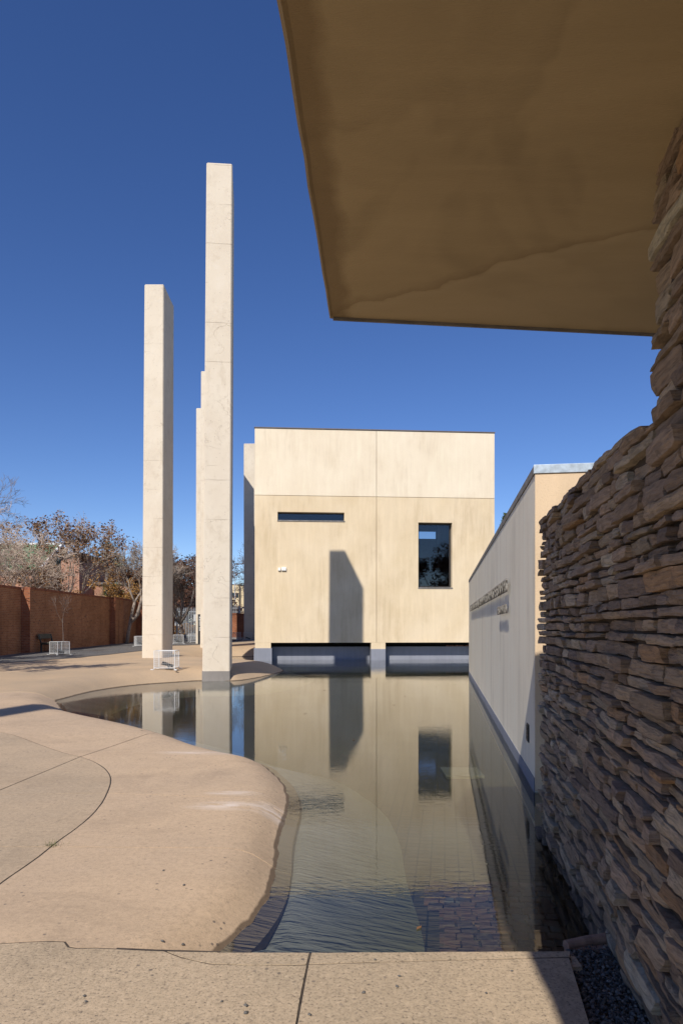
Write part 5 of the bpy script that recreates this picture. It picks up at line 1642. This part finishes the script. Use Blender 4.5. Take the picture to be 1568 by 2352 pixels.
# ------------------------------------------------------------------ small things on the ground
# gravel bed at the foot of the stone wall
random.seed(77)
gp = MB()
def g_edge(Y): return R_mid[0] + rdir * (Y - R_mid[1]) + 0.004
base = MB()
yy0, yy1 = -3.0, 3.50
base.add([(g_edge(yy0), yy0, -.06), (0.878 + WD * yy0 + .1, yy0, -.06), (0.878 + WD * yy1 + .1, yy1, -.05), (g_edge(yy1), yy1, -.05)], [(0, 1, 2, 3)])
gb = base.build('gravel_strip', MAT['mortar']); gb["kind"] = 'structure'
oct_f = [(0, 2, 4), (2, 1, 4), (1, 3, 4), (3, 0, 4), (2, 0, 5), (1, 2, 5), (3, 1, 5), (0, 3, 5)]
for k in range(5200):
    Y = 1.2 + (3.50 - 1.2) * random.random(); x0 = g_edge(Y); x1 = 0.878 + WD * Y - .03
    if x1 <= x0: continue
    X = x0 + (x1 - x0) * random.random(); s = random.uniform(.004, .011) * (1.5 if random.random() < .06 else 1)
    z_ = -.05 + random.random() * .022
    rot = Matrix.Rotation(random.random() * 6.28, 3, 'Z') @ Matrix.Rotation(random.random() * 3, 3, 'X')
    ax = [Vector((s * random.uniform(.8, 1.7), 0, 0)), Vector((0, s * random.uniform(.7, 1.2), 0)), Vector((0, 0, s * random.uniform(.5, .9)))]
    vs_ = [rot @ v + Vector((X, Y, z_)) for v in (-ax[0], ax[0], -ax[1], ax[1], ax[2], -ax[2])]
    gp.add(vs_, oct_f)
go = gp.build('gravel_chips', MAT['chip'])
tag(go, 'dark grey gravel chips filling the strip below the stone wall', 'gravel', kind='stuff')
# rounded kerb closing the gravel strip against the water
k0, k1 = Vector(U(1302, 2168, .0)), Vector(U(1408, 2149, .0))
kb = MB(); kb.tube([(k0.x, k0.y + .02, -.02), ((k0.x + k1.x) / 2, (k0.y + k1.y) / 2 + .02, -.016), (k1.x + .1, k1.y + .03, -.012)], [.026, .026, .026], 12)
kb.box(k0.x, k1.x + .1, k0.y + .005, k0.y + .045, -.5, -.03)
ko = kb.build('kerb', MAT['kerb'], smooth=False)
tag(ko, 'short rounded brown kerb between gravel strip and water', 'kerb')
# stone chips on the paving
peb = MB(); peb.add([Vector(p) for p in ((-.016, 0, .004), (.014, .003, .005), (0, -.011, .003), (.002, .012, .004), (.001, .001, .012), (0, 0, 0))], oct_f)
pme_ = peb.mesh('stone_chip'); pme_.materials.append(MAT['chip'])
for (px, py) in ((193, 2291), (197, 2303), (509, 2303), (565, 2313), (373, 2151), (835, 2283), (912, 2269), (917, 2245), (564, 2330), (711, 2334), (861, 2207), (1116, 2284), (1175, 2233), (420, 2143), (422, 2035), (375, 2001)):
    x, y = U(px, py); o = bpy.data.objects.new('stone_chip', pme_); col.objects.link(o)
    s = random.uniform(.55, 1.0); o.scale = (s, s, s); o.rotation_euler = (0, 0, random.random() * 6)
    o.location = (x, y, (0.002 if y < SILL_Y else hz(x, y)) + .001)
    tag(o, 'small dark stone chip lying loose on the concrete paving', 'stone', 'stone chips scattered on the paving')
# grass tuft in the curved joint
gt = MB(); x, y = U(117, 1944); rnd = random.Random(9)
for k in range(60):
    a = rnd.random() * 6.28; L = rnd.uniform(.03, .085); e = rnd.uniform(.2, 1.2)
    b0 = Vector((rnd.gauss(0, .035), rnd.gauss(0, .012), -.03)); d = Vector((math.cos(a) * math.cos(e), math.sin(a) * math.cos(e), math.sin(e)))
    s = Vector((-math.sin(a), math.cos(a), 0)) * .003
    gt.add([b0 - s, b0 + s, b0 + d * L + Vector((0, 0, .03))], [(0, 1, 2)])
gto = gt.build('grass_tuft', MAT['grass']); gto.location = (x, y, hz(x, y))
tag(gto, 'small green grass tuft growing in the curved paving joint', 'grass')
# floating leaves
lf = MB(); lf.add([(-.035, 0, 0), (0, -.013, .003), (.035, 0, .002), (0, .013, .004)], [(0, 1, 2), (0, 2, 3)])
lme = lf.mesh('floating_leaf'); lme.materials.append(MAT['leaf_dry'])
for (px, py) in ((962, 2133), (700, 1640), (905, 1620), (812, 1701), (745, 1586), (1002, 1578), (930, 1600)):
    x, y = U(px, py, WATER); o = bpy.data.objects.new('floating_leaf', lme); col.objects.link(o); o.location = (x, y, WATER + .003)
    s = 1.0 if y < 6 else 1.4; o.scale = (s, s, s); o.rotation_euler = (0, 0, random.random() * 6)
    tag(o, 'dry brown leaf floating on the pool water', 'leaf', 'leaves floating on the pool')
